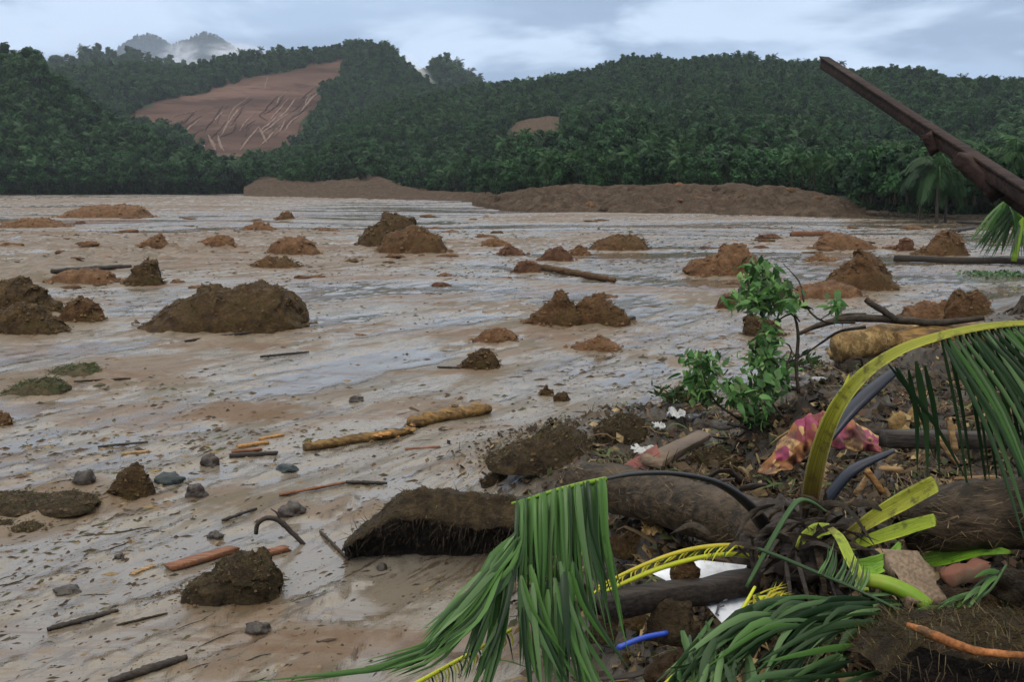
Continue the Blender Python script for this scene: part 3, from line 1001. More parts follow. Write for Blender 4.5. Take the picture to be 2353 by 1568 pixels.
# shift palm crowns onto their bent trunks
for s in range(3):
    me, tr = PROTO['palm%d' % s]
    co = np.zeros(len(me.vertices) * 3, np.float32)
    me.vertices.foreach_get('co', co)
    co = co.reshape(-1, 3)
    co[:, 0] += .05 * (s - 1) + .001
    me.vertices.foreach_set('co', co.ravel())
proto('heropalm', palm_crown(300, 22, .64, .48, 16, .008, .03), LEAF_PALM, trunk_mesh('trunk', .016, .66, .03, 60))

# ------------------------------------------------------------------ the far forest: one mass, instanced
protos = bpy.data.collections.new('forest_kinds')
KINDS = []
for i, key in enumerate(['broad0', 'broad1', 'broad2', 'broad3', 'palm0', 'palm1', 'palm2']):
    o = bpy.data.objects.new('%02d_kind' % i, PROTO[key][0])
    protos.objects.link(o)
    KINDS.append(key)


def forest(name, h, n, size, label, palms=.3, scars=(), vmin=.0, vmax=1.12, umin=None, umax=None, seed=1, excl=None):
    rg = np.random.default_rng(seed)
    c = np.array(h['cols'])
    u0, u1 = (umin if umin is not None else c[0, 0]), (umax if umax is not None else c[-1, 0])
    U, VV = rg.uniform(u0, u1, n * 4), rg.uniform(vmin, vmax, n * 4)
    r0, r1 = np.interp(U, c[:, 0], c[:, 3]), np.interp(U, c[:, 0], c[:, 4])
    rr_ = r0 + (r1 - r0) * VV
    w = rr_ * (r1 - r0)
    ok = rg.uniform(size=n * 4) < w / w.max()
    P, py = hill_points(h, U, VV)
    for poly in scars:
        ok &= ~(in_poly(U + 12 * fbm(U / 25, py / 25, 0, 77, 3), py + 7 * fbm(U / 25, py / 25, 0, 77, 3), poly) & (VV < 1))
    if excl is not None:
        ok &= ~excl(U, VV, rr_)
    idx = np.nonzero(ok)[0][:n]
    P = P[idx]
    # bigger and smaller stands, palms in patches
    patch = fbm(P[:, 0] / 70, P[:, 1] / 70, 0, seed + 3, 3)
    ispalm = rg.uniform(size=len(P)) < np.clip(palms + .6 * patch, 0, 1)
    kind = np.where(ispalm, rg.integers(4, 7, len(P)), rg.integers(0, 4, len(P)))
    sz = size * (.45 + 1.25 * rg.uniform(size=len(P)) ** 2.0) * (1 + .5 * np.clip(fbm(P[:, 0] / 35, P[:, 1] / 35, 0, seed + 8, 2), -.5, .8))
    sz = np.where(ispalm, sz * 1.25, sz)
    me = bpy.data.meshes.new(name)
    me.vertices.add(len(P))
    me.vertices.foreach_set('co', P.astype(np.float32).ravel())
    for nm, arr, ty in (('scl', sz, 'FLOAT'), ('rotz', rg.uniform(0, 6.28, len(P)), 'FLOAT'), ('kind', kind, 'INT')):
        at_ = me.attributes.new(nm, ty, 'POINT')
        at_.data.foreach_set('value', arr.astype(np.float32 if ty == 'FLOAT' else np.int32))
    o = bpy.data.objects.new(name, me)
    COL.objects.link(o)
    tag(o, label, kind='stuff')
    g = bpy.data.node_groups.new(name + '_nodes', 'GeometryNodeTree')
    g.interface.new_socket('Geometry', in_out='INPUT', socket_type='NodeSocketGeometry')
    g.interface.new_socket('Geometry', in_out='OUTPUT', socket_type='NodeSocketGeometry')
    gi, go = g.nodes.new('NodeGroupInput'), g.nodes.new('NodeGroupOutput')
    ci = g.nodes.new('GeometryNodeCollectionInfo')
    ci.inputs['Collection'].default_value = protos
    ci.inputs['Separate Children'].default_value = True
    ci.inputs['Reset Children'].default_value = True
    ip = g.nodes.new('GeometryNodeInstanceOnPoints')
    ip.inputs['Pick Instance'].default_value = True

    def attr(nm, ty):
        a = g.nodes.new('GeometryNodeInputNamedAttribute')
        a.data_type = ty
        a.inputs['Name'].default_value = nm
        return a.outputs[0]
    cx_ = g.nodes.new('ShaderNodeCombineXYZ')
    g.links.new(attr('rotz', 'FLOAT'), cx_.inputs[2])
    g.links.new(gi.outputs[0], ip.inputs['Points'])
    g.links.new(ci.outputs[0], ip.inputs['Instance'])
    g.links.new(attr('kind', 'INT'), ip.inputs['Instance Index'])
    g.links.new(cx_.outputs[0], ip.inputs['Rotation'])
    g.links.new(attr('scl', 'FLOAT'), ip.inputs['Scale'])
    g.links.new(ip.outputs[0], go.inputs[0])
    md = o.modifiers.new('scatter', 'NODES')
    md.node_group = g
    return o


forest('hillside_forest', H_C, 26000, 4.5, 'unbroken forest covering the long right hillside', .12, [SCAR2_POLY], seed=11, umax=2500, vmin=.03,
       excl=lambda U, V, r: (r < 190) & (V < .05))
forest('ridge_forest', H_B, 12000, 7.0, 'forest on the landslide ridge and its dome', .05, [SCAR_POLY], seed=12, vmin=.1)
forest('left_forest', H_A, 3600, 6.6, 'dark forest climbing the left hill', .12, seed=13, vmin=.06, umin=-200)
forest('distant_forest', H_D, 1500, 12, 'forest on the distant bluish hill', .1, seed=14, vmin=.3)
forest('mountain_forest', H_F, 8000, 5.5, 'forest on the far twin peaked mountain', .0, seed=16, vmin=.2, vmax=1.02)
forest('peak_forest', H_E, 700, 11, 'forest on the small dark peak', .1, seed=15, vmin=.2)


# ------------------------------------------------------------------ individual trees at the forest edge
def tree(key, P, hgt, rz, name, label, group):
    me, tr = PROTO[key]
    e = bpy.data.objects.new(name, None)
    e.location = P
    e.rotation_euler = (0, 0, rz)
    e.scale = (hgt, hgt, hgt)
    COL.objects.link(e)
    tag(e, label, 'palm' if 'palm' in key else 'tree', group)
    for nm, m in (('trunk', tr), ('crown', me)):
        o = bpy.data.objects.new(nm, m)
        o.parent = e
        COL.objects.link(o)


TREE_LAB = {
    'A': ('trees along the left edge of the mud', 'dark tree at the left hill foot', 'dark palm at the left hill foot'),
    'B': ('trees on top of the brown mud bank', 'tree above the brown mud bank', 'palm above the brown mud bank'),
    'C': ('trees of the right hand stand', 'tree in the stand at the right', 'palm in the stand at the right'),
    'D': ('trees round the gap in the hills', 'tree beside the gap in the hills', 'palm beside the gap in the hills'),
}
SHAPE = {'broad0': 'round crowned', 'broad1': 'broad crowned', 'broad2': 'narrow crowned', 'broad3': 'spreading', 'palm0': 'left leaning', 'palm1': 'straight', 'palm2': 'right leaning'}


def tree_row(h, key, n, u0, u1, v0, v1, h0, h1, palms, seed):
    rg = np.random.default_rng(seed)
    U = np.linspace(u0, u1, n) + rg.uniform(-.5, .5, n) * (u1 - u0) / n
    VV = rg.uniform(v0, v1, n)
    P, _ = hill_points(h, U, VV)
    P[:, 2] += h.get('sink', 0) * .75
    for i in range(n):
        pal = rg.uniform() < palms
        k = 'palm%d' % rg.integers(0, 3) if pal else 'broad%d' % rg.integers(0, 4)
        g = TREE_LAB[key]
        q = rg.uniform()
        hg = (h0 + (h1 - h0) * q) * (1.2 if pal else 1)
        rz = rg.uniform(-.5, .5) if pal else rg.uniform(0, 6.28)
        w_ = ['low', 'middling', 'tall'][min(2, int(q * 3))]
        base_ = g[2] if pal else g[1]
        row_ = '' if v0 < .01 else (' behind the front row' if v0 < .055 else ' well behind the front')
        tree(k, P[i], hg, rz, 'coconut_palm' if pal else 'broadleaf_tree', w_ + ' ' + SHAPE[k] + ' ' + base_ + row_, g[0])


tree_row(H_A, 'A', 44, -10, 590, 0, .02, 7, 11, .08, 1)
tree_row(H_A, 'A', 34, -10, 580, .05, .14, 7, 11, .12, 2)
tree_row(H_C, 'B', 44, 1165, 1950, 0, .012, 3.6, 5.4, .3, 3)
tree_row(H_C, 'B', 34, 1165, 1950, .02, .05, 4.0, 5.8, .35, 4)
tree_row(H_C, 'C', 40, 1970, 2400, 0, .015, 4.6, 7, .35, 5)
tree_row(H_C, 'C', 34, 1970, 2400, .02, .05, 5, 7.4, .4, 6)
tree_row(H_C, 'C', 26, 1960, 2400, .06, .1, 5, 7.6, .4, 8)
tree_row(H_C, 'D', 34, 650, 1150, 0, .05, 5, 8, .1, 7)
for (px, py, hg, rz, lab) in [(2112, 508, 7.2, .3, 'leftmost of three slim palms standing out before the right stand'), (2152, 514, 8.4, 2.0, 'middle and tallest of the three slim palms before the right stand'), (2172, 512, 6.6, 4.2, 'shortest slim palm just right of the tallest one')]:
    tree('heropalm', flat(px, py), hg, rz, 'coconut_palm', lab, 'slim palms in front of the right stand')


# ================================================================== MOUNDS, STONES AND WOOD ON THE MUD
def blade(P, w, face, n=None, fold=.22):
    """a leaf blade along points P: three vertices a section, folded along its midrib"""
    P = np.asarray(P, float)
    n = len(P)
    T = np.gradient(P, axis=0)
    V, F = [], []
    for i in range(n):
        f = i / (n - 1)
        ww = w * (min(1, .35 + f * 4) * (1 - f ** 3.2) + .02)
        t = nrm(T[i])
        s = np.cross(t, face)
        s = nrm(s) if np.linalg.norm(s) > 1e-4 else np.array([1.0, 0, 0])
        u = nrm(np.cross(s, t))
        V += [P[i] - s * ww * .5, P[i] + u * ww * fold, P[i] + s * ww * .5]
    for i in range(n - 1):
        a = i * 3
        F += [(a, a + 1, a + 4, a + 3), (a + 1, a + 2, a + 5, a + 4)]
    return np.array(V), np.array(F)


def mound(m, k):
    x0, x1, base, sil, key, label = m
    rg = np.random.default_rng(500 + k)
    c = on(.5 * (x0 + x1), base)
    y0, z0 = c[1], ground(c[0], c[1])
    wpx = x1 - x0
    width = wpx / FPX * y0
    nu, nv = int(np.clip(wpx / 3.2, 26, 96)), int(np.clip(wpx / 6, 22, 44))
    dep = width * (.30 if key != 'weed' else .45)
    dep = min(dep, 6)
    yc = y0 + dep * .8
    u = np.linspace(0, 1, nu)
    px = x0 + (x1 - x0) * u
    sp = np.array(sil, float)
    top = np.interp(px, sp[:, 0], sp[:, 1])
    hz = np.array([at_y(a, b, yc)[2] for a, b in zip(px, top)]) - z0
    xs = np.array([at_y(a, b, yc)[0] for a, b in zip(px, top)])
    H = max(hz.max(), .05)
    hz = np.maximum(hz, .02) * np.clip(np.minimum(u, 1 - u) / .10, .12, 1) ** .6
    hz = hz * (1 + .16 * fbm(u * 7, k * 3.1, 0, 360 + k, 3))
    th = np.linspace(-1, 1, nv)
    UU, TH = np.meshgrid(np.arange(nu), th, indexing='ij')
    plan = np.sqrt(np.clip(1 - (2 * u - 1) ** 4, 0, 1)) * .85 + .15
    prof = np.clip(1 - np.abs(TH) ** 2.4, 0, 1) ** .75
    h = hz[UU] * prof
    Xm = xs[UU]
    Ym = yc + TH * dep * plan[UU]
    s = max(H, width * .18)
    n1 = fbm(Xm / s * 1.3, Ym / s * 1.3, h / s * 1.3, 60 + k, 5, .58)
    n2 = fbm(Xm / s * 6, Ym / s * 6, h / s * 6, 160 + k, 3, .6)
    e = prof ** .5
    n1 = n1 + .55 * (.3 - np.abs(fbm(Xm / s * 2.2, Ym / s * 2.2, h / s * 2.2, 460 + k, 3)))
    amp = .30 if key in ('dark', 'mid', 'sod') else .20
    Zm = z0 + h * (1 + amp * n1 + .05 * n2) + e * H * .07 * n2 - .06 * (1 - e) - .02
    Xm = Xm + H * .34 * fbm(Xm / s * 2, Ym / s * 2, h / s * 2 + 9, 260 + k, 4) * e
    Ym = Ym + H * .28 * n1 * e
    # straight cut flank for the squared block
    V = np.stack([Xm.ravel(), Ym.ravel(), Zm.ravel()], 1)
    org = np.array([c[0], yc, z0])
    o = obj('weed_tuft' if key == 'weed' else 'mud_mound', V, grid_faces(nu, nv)[:, ::-1], E[key], None, org)
    tag(o, label, 'weeds' if key == 'weed' else 'mud mound', 'mud mounds scattered over the plain' if key != 'weed' else 'weedy tufts on the mud')
    # clods fallen off round the foot
    if key != 'weed':
        sp_ = Soup()
        for q in range(int(np.clip(wpx * .45, 14, 150))):
            a_ = rg.uniform(0, 6.28)
            f_ = rg.uniform(.8, 1.25) if q % 3 else rg.uniform(.2, .8)
            i = int(np.clip((.5 + .5 * f_ * math.cos(a_)) * (nu - 1), 0, nu - 1))
            j = int(np.clip((.5 + .5 * f_ * math.sin(a_)) * (nv - 1), 0, nv - 1))
            p = np.array([Xm[i, j] + (f_ - 1) * .3 * width * math.cos(a_) * (f_ > 1), Ym[i, j] + (f_ - 1) * dep * math.sin(a_) * (f_ > 1), 0])
            p[2] = Zm[i, j] if f_ < 1 else z0 + .02
            sz = rg.uniform(1.2, 5.5) / FPX * y0
            V_ = np.array([(-1, 0, -.2), (-.3, -1, -.2), (.9, -.5, -.2), (.8, .7, -.2), (-.3, .9, -.2), (-.5, -.1, .7), (.4, -.3, .8), (.3, .4, .6)]) * sz * rg.uniform(.6, 1.35, (8, 3)) + p
            F_ = [(0, 1, 5), (1, 6, 5), (1, 2, 6), (2, 3, 7), (2, 7, 6), (3, 4, 7), (4, 5, 7), (4, 0, 5), (5, 6, 7)]
            base_c = {'dark': (.065, .040, .015), 'mid': (.09, .048, .019), 'clay': (.12, .062, .027), 'red': (.08, .036, .016), 'sod': (.06, .04, .017)}[key]
            sp_.add(V_, F_, np.array(base_c) * rg.uniform(.6, 1.3))
        cl_ = sp_.build('clods', TINT, o)
        cl_['kind'] = 'stuff'
    if wpx > 85 and key in ('dark', 'sod', 'weed', 'mid'):
        sp_ = Soup()
        n = int(min(900, wpx * (3.2 if key in ('sod', 'weed') else 1.8)))
        rad = .7 / FPX * y0
        for q in range(n):
            i, j = rg.integers(1, nu - 1), rg.integers(nv // 6, nv - nv // 5)
            p = np.array([Xm[i, j], Ym[i, j], Zm[i, j]])
            d = nrm([rg.normal(), -.4 + rg.normal() * .6, rg.normal() * .55 + .15])
            l = rg.uniform(4, 15) / FPX * y0 * (1.3 if key in ('weed', 'sod') else 1)
            w = np.cross(d, [0.3, 1, .2])
            w = nrm(w) * rad * rg.uniform(.5, 1.2)
            cc = [(.06, .042, .02), (.12, .085, .042), (.16, .12, .06), (.035, .028, .014)][rg.integers(0, 4)]
            if key == 'weed' or (key == 'sod' and rg.uniform() < .25):
                cc = [(.045, .075, .022), (.075, .095, .03), (.03, .05, .018)][rg.integers(0, 3)]
            b = p + d * l + np.array([0, 0, -.2 * l])
            sp_.add([p - w, p + w, p + d * l * .6 + w * .7, b], [(0, 1, 2, 3)], cc)
        r_ = sp_.build('root_fibre', TINT, o)
        r_['kind'] = 'stuff'
    return o


for k, m in enumerate(MOUNDS):
    mound(m, k)


def stump(px0, px1, base, top, label):
    c = on(.5 * (px0 + px1), base)
    y = c[1]
    w = (px1 - px0) / FPX * y
    h = (base - top) / FPX * y
    nu, nv = 36, 14
    V = []
    for j in range(nv):
        f = j / (nv - 1)
        for i in range(nu):
            a = 2 * math.pi * i / nu
            r = w * .5 * ((1 - f) ** 1.6 * .72 + .28) * (1 + (.30 * (1 - f) + .12) * float(pn(math.cos(a) * 2.2, math.sin(a) * 2.2, f * .6, 5)))
            zz = f * h * (1 + (.30 * float(pn(math.cos(a) * 3, math.sin(a) * 3, 9, 6)) if j == nv - 1 else 0))
            V.append(c + np.array([r * math.cos(a) + .12 * w * f, r * math.sin(a) * .8, zz - .05]))
    F = [tuple(x) for x in np.array([[j * nu + i, j * nu + (i + 1) % nu, (j + 1) * nu + (i + 1) % nu, (j + 1) * nu + i] for j in range(nv - 1) for i in range(nu)])]
    F.append(tuple(range((nv - 1) * nu, nv * nu)))
    o = thing('tree_stump', c, label, 'stump')
    obj('trunk', V, F, BARK, o)
    for q in range(7):
        a = q * .9 + .2
        p = c + np.array([math.cos(a) * w * .3, math.sin(a) * w * .25, h * .25])
        P = curve([p, p + np.array([math.cos(a) * w * .22, math.sin(a) * w * .2, -h * .12]), p + np.array([math.cos(a) * w * .42, math.sin(a) * w * .35, -h * .30])], 6)
        V, F = tube(P, [w * .06, w * .02], 6)
        obj('root', V, F, BARK, o)


stump(2318, 2372, 720, 676, 'dark broken stump cut by the right edge')

STONES = [
    (190, 1112, 52, 34, STONE, 'round dark stone at the tip of the long sod bank'),
    (480, 1072, 44, 32, STONE, 'round dark stone above the bluish flat stone'),
    (382, 1112, 64, 24, STONE_T, 'flat bluish stone beside the torn root clump'),
    (446, 1140, 48, 30, STONE, 'brown grey stone below the round dark stone'),
    (666, 1186, 60, 32, STONE, 'dark wedge shaped stone under the red branch'),
    (588, 1458, 62, 26, STONE, 'grey stone in the mud below the tilted sod chunk'),
    (150, 1365, 60, 16, STONE, 'low brown stone left of the tilted sod chunk'),
    (494, 1240, 34, 18, STONE, 'small dark stone above the end of the red plank'),
    (272, 1285, 22, 14, STONE, 'tiny stone left of the red plank'),
    (656, 1085, 46, 18, STONE_T, 'small flat wet stone below the blue grey splinters'),
    (876, 1312, 26, 18, STONE, 'small dark stone in front of the overhanging sod slab'),
    (818, 925, 34, 16, STONE, 'small brown clod below the open mud'),
    (1292, 922, 36, 22, E['dark'], 'jagged black clod right of the small black clod'),
]
for k, (px, py, wp, hp, mt, lab) in enumerate(STONES):
    c = on(px, py)
    s = c[1] / FPX
    V, F = rock(c + np.array([0, wp * s * .25, hp * s * .05]), wp * s * .52, wp * s * .42, hp * s * .78, 40 + k, .6)
    tag(obj('stone', V, F, mt, None, c), lab, 'stone', 'stones lying in the wet mud')


def lie(a, b, w, h, mt, lab, name='plank', cat='plank', lift=.5, roundish=False, seed=0, group=None, mid=None):
    """a piece of wood lying on the ground between two pixels; w, h its thickness in pixels"""
    p, q = on(*a), on(*b)
    s = .5 * (p[1] + q[1]) / FPX
    p = p + [0, 0, h * s * lift]
    q = q + [0, 0, h * s * lift]
    if roundish:
        ctr = [p, .5 * (p + q) + np.array([0, 0, 0 if mid is None else mid * s]), q]
        rg = np.random.default_rng(seed)
        P = curve(ctr, 14)
        V, F = tube(curve(ctr, 26), np.array([.75, 1.05, .9, 1.1, .85, 1.0, .6]) * h * s * .5, 10, .5, seed)
    else:
        V, F = plank(p, q, w * s, h * s, seed=seed)
    o = obj(name, V, F, mt, None, .5 * (p + q))
    return tag(o, lab, cat, group)


lie((384, 1312), (537, 1268), 34, 13, WOOD_RED, 'thick red brown plank lying behind the tilted sod chunk', seed=1)
lie((590, 1283), (660, 1266), 24, 12, WOOD_RED, 'short red brown board sticking out of the sod chunk', seed=2)
lie((305, 1322), (352, 1304), 14, 6, WOOD_TAN, 'pale tan splinter left of the thick red plank', 'splinter', 'wood scrap', seed=3)
lie((698, 1036), (948, 996), 22, 24, BARK_OCHRE, 'long ochre log half sunk in mud, left piece', 'log', 'log', .3, True, 4)
lie((940, 984), (1126, 950), 30, 34, BARK_OCHRE, 'broken knobby ochre log right of the long log', 'log', 'log', .35, True, 5)
lie((642, 1142), (800, 1112), 10, 8, WOOD_RED, 'thin red branch lying above the dark wedge stone', 'stick', 'stick', .5, True, 6)
lie((795, 1113), (890, 1115), 10, 9, WOOD_DARK, 'dark stick continuing the thin red branch', 'stick', 'stick', .5, True, 7)
lie((548, 1030), (615, 1020), 14, 7, WOOD_ORANGE, 'bright orange splintered board, longer one', 'splinter', 'wood scrap', seed=8)
lie((598, 1012), (650, 1002), 10, 5, WOOD_ORANGE, 'small orange splinter above the bright orange board', 'splinter', 'wood scrap', seed=9)
lie((528, 1052), (636, 1046), 12, 9, WOOD_DARK, 'dark blue grey splintered board below the orange one', 'plank', 'plank', seed=10)
lie((532, 1042), (600, 1036), 8, 6, WOOD_RED, 'thin rusty slat just above the dark splintered board', 'plank', 'plank', seed=11)
lie((280, 1046), (342, 1040), 10, 5, WOOD_TAN, 'small tan slat lying flat on grey mud', 'splinter', 'wood scrap', seed=12)
lie((225, 1030), (340, 1019), 7, 6, WOOD_DARK, 'long dark stick above the small tan slat', 'stick', 'stick', .5, True, 13)
lie((425, 787), (582, 766), 7, 6, WOOD_DARK, 'long dark stick in front of the largest mound', 'stick', 'stick', .5, True, 14)
lie((598, 823), (710, 812), 6, 6, WOOD_DARK, 'thin dark stick on shiny mud beyond the seep line', 'stick', 'stick', .5, True, 15)
lie((108, 1452), (272, 1408), 12, 13, WOOD_DARK, 'black waterlogged branch at the lower left', 'stick', 'stick', .4, True, 16)
lie((268, 1440), (385, 1412), 6, 6, BARK, 'thin branch right of the black waterlogged branch', 'stick', 'stick', .4, True, 17)
lie((250, 1575), (430, 1517), 18, 22, WOOD_DARK, 'thick dark log at the bottom edge, left side', 'log', 'log', .3, True, 18)
lie((510, 1200), (590, 1172), 8, 8, WOOD_DARK, 'short black stick left of the bent branch', 'stick', 'stick', .4, True, 19)
lie((120, 628), (300, 616), 14, 13, WOOD_DARK, 'dark half buried log behind the flat mud ridge', 'log', 'log', .3, True, 20)
lie((1818, 546), (1905, 545), 12, 12, WOOD_RED, 'short red brown plank lying beside the flat clay mound', 'plank', 'plank', .7, seed=21)
lie((1935, 556), (2010, 566), 6, 6, WOOD_DARK, 'thin dark pole across the flat clay mound', 'stick', 'stick', 1.2, True, 22)
lie((1228, 616), (1412, 650), 14, 16, E['mid'], 'half sunk mud coated log running right from the round hump', 'log', 'log', .35, True, 23)
lie((2058, 602), (2420, 612), 20, 15, WOOD_DARK, 'long black beam lying across mud below the hanging frond', 'beam', 'beam', .6, seed=24)
lie((2200, 516), (2270, 520), 8, 8, WOOD_DARK, 'dark pole on the mud left of the hanging frond', 'stick', 'stick', .8, True, 25)
lie((2170, 552), (2240, 540), 8, 9, WOOD_DARK, 'black branch resting on the heap by the hanging frond', 'stick', 'stick', 2.0, True, 26)
lie((170, 880), (300, 872), 6, 5, BARK, 'brown stick beside the green weedy tuft', 'stick', 'stick', .5, True, 27)
lie((1005, 846), (1060, 848), 5, 5, WOOD_DARK, 'thin stick at the left foot of the lone clod', 'stick', 'stick', .5, True, 28)
lie((1420, 742), (1455, 735), 14, 9, WOOD_DARK, 'dark slab at the right foot of the twin mound', 'plank', 'plank', .5, seed=29)
lie((930, 1035), (1010, 1030), 8, 5, WOOD_RED, 'thin brown slat below the knobby log', 'plank', 'plank', seed=30)
lie((800, 1290), (735, 1225), 9, 8, BARK, 'slim dark root reaching left from the sod slab', 'stick', 'stick', .5, True, 31)

rg = np.random.default_rng(87)
for lg in [o for o in COL.objects if o.name.startswith('log')]:
    if 'ochre' not in lg['label']:
        continue
    co = np.array([v.co for v in lg.data.vertices]) + PORG[lg.name]
    w_ = .035
    for q in range(12):
        p = co[rg.integers(0, len(co))] + rg.normal(size=3) * .02
        d = nrm([1, .35 + rg.normal() * .5, rg.normal() * .35])
        l = rg.uniform(.06, .26)
        V, F = plank(p - d * l * .5, p + d * l * .5, rg.uniform(.03, .09), .015, upv=(rg.normal() * .5, -.6, 1), rough=.25, seed=q)
        obj('bark_flake', V, F, [WOOD_ORANGE, WOOD_TAN, WOOD_GREY, WOOD_DARK, BARK_OCHRE][q % 5], lg)

# the arched broken branch in the mud
c = on(640, 1250)
s = c[1] / FPX
o = thing('bent_branch', c, 'bent broken branch arching out of the mud', 'branch')
P = [at_y(x, y, c[1]) for x, y in ((588, 1228), (592, 1205), (612, 1192), (640, 1196), (668, 1222), (702, 1256))]
obj('branch', *tube(curve(P, 16), [5 * s, 6 * s, 7 * s, 5 * s], 7, .3, 3), WOOD_DARK, o)
P = [at_y(x, y, c[1]) for x, y in ((645, 1198), (636, 1180), (622, 1170))]
obj('twig', *tube(curve(P, 6), [3 * s, 1.5 * s], 5, .2, 4), WOOD_DARK, o)

# overhanging slab of sod with roots below, undercut shade put into their soil colour
c = on(960, 1292)
yd = c[1]
s = yd / FPX
SOD = thing('sod_slab', c, 'big overhanging slab of matted sod with black underside', 'sod slab')
nu, nv = 90, 40
U, VV = np.meshgrid(np.linspace(0, 1, nu), np.linspace(0, 1, nv), indexing='ij')
pxs = 770 + 450 * U
topy = np.interp(pxs, [770, 800, 850, 905, 960, 1040, 1120, 1180, 1220], [1284, 1258, 1212, 1160, 1150, 1160, 1166, 1170, 1172])
lip = np.interp(pxs, [770, 850, 905, 980, 1060, 1220], [1292, 1235, 1200, 1215, 1222, 1226])
Xs = (pxs - CX) * s
ztop = 4 - (topy - HOR) * s
zl = 4 - (lip - HOR) * s
# section: back -> top -> lip -> undercut -> foot
f = VV
Zs = np.where(f < .45, ztop - (.02 + (ztop - ground(Xs, yd + 1.0)) * .9 * (1 - f / .45) ** 2), np.where(f < .6, ztop + (zl - ztop) * (f - .45) / .15, zl + (c[2] - .08 - zl) * (f - .6) / .4))
Ys = np.where(f < .45, yd + .9 - .75 * f / .45, np.where(f < .6, yd + .15 - .30 * (f - .45) / .15, yd - .15 + .34 * np.sin((f - .6) / .4 * math.pi * .5)))
nn = fbm(Xs * 3, Ys * 3, Zs * 3, 71, 5, .6)
Zs = Zs + .055 * nn
Ys = Ys + .09 * nn
ROOTM = earth('black_root_soil', (.007, .005, .004), (.020, .014, .010), scale=8, bump=.05)  # black wet soil, darkened further to stand for shade under the lip
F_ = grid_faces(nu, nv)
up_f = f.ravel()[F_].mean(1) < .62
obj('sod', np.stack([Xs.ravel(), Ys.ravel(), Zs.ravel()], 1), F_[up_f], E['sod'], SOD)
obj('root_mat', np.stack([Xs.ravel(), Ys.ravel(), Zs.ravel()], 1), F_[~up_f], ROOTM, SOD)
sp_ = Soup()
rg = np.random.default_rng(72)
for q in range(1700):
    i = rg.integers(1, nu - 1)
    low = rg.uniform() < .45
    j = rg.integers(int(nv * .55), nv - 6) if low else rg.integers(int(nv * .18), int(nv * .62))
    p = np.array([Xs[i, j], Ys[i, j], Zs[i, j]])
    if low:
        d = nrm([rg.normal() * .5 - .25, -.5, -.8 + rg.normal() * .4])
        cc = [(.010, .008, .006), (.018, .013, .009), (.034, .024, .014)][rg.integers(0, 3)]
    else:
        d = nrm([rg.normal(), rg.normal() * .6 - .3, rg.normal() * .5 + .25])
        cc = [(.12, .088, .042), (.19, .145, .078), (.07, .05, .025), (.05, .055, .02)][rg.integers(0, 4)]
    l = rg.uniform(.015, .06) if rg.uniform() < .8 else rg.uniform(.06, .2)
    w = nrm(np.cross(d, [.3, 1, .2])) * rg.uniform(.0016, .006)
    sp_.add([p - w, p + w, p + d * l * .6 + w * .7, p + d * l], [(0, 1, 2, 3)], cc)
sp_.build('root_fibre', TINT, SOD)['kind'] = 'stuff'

# many low lumps of mud standing out of the flow between the mounds
rg = np.random.default_rng(79)
n = 0
while n < 110:
    d = math.exp(rg.uniform(math.log(24), math.log(125)))
    x = rg.uniform(-.52, .46) * d
    if float(fbm(x * .06, d * .04, 0, 86, 3)) + .45 * (x < 0) * (d > 40) + rg.uniform(-.3, .3) < .1:
        continue
    g_ = float(ground(x, d))
    w_ = rg.uniform(5, 20) / FPX * d
    h_ = w_ * rg.uniform(.22, .5)
    V, F = rock((x, d, g_ - .02), w_ * rg.uniform(.9, 1.7), w_ * .8, h_, 1200 + n, .75, 9, -.2)
    key = ['clay', 'mid', 'clay', 'red'][n % 4]
    where = ('left' if x < -.17 * d else ('right' if x > .17 * d else 'middle')) + ' of the plain'
    dist = 'far' if d > 75 else ('half way' if d > 42 else 'nearer')
    tag(obj('mud_lump', V, F, E[key], None, np.array([x, d, g_])), {'clay': 'low orange', 'mid': 'low brown', 'red': 'low dark red'}[key] + ' lump of mud between the mounds, ' + dist + ' ' + where, 'mud lump', 'low mud lumps between the mounds')
    n += 1

# clods and boulders on the far banks
rg = np.random.default_rng(78)
U_, V_ = rg.uniform(1165, 1930, 26), rg.uniform(.05, .95, 26)
PB, _ = hill_points(H_BANK, U_, V_)
for k in range(26):
    r_ = rg.uniform(.3, .95)
    V, F = rock(PB[k], r_, r_ * .8, r_ * .7, 700 + k, .6, 8)
    tag(obj('clod', V, F, [BANKMAT, E['mid'], E['clay']][k % 3], None, PB[k]), ['grey brown', 'dark', 'orange'][k % 3] + ' clod on the ' + ('foot' if V_[k] < .35 else ('flank' if V_[k] < .7 else 'top')) + ' of the far mud bank, ' + ('left end' if U_[k] < 1400 else ('middle' if U_[k] < 1680 else 'right end')), 'clod', 'clods on the far mud bank')

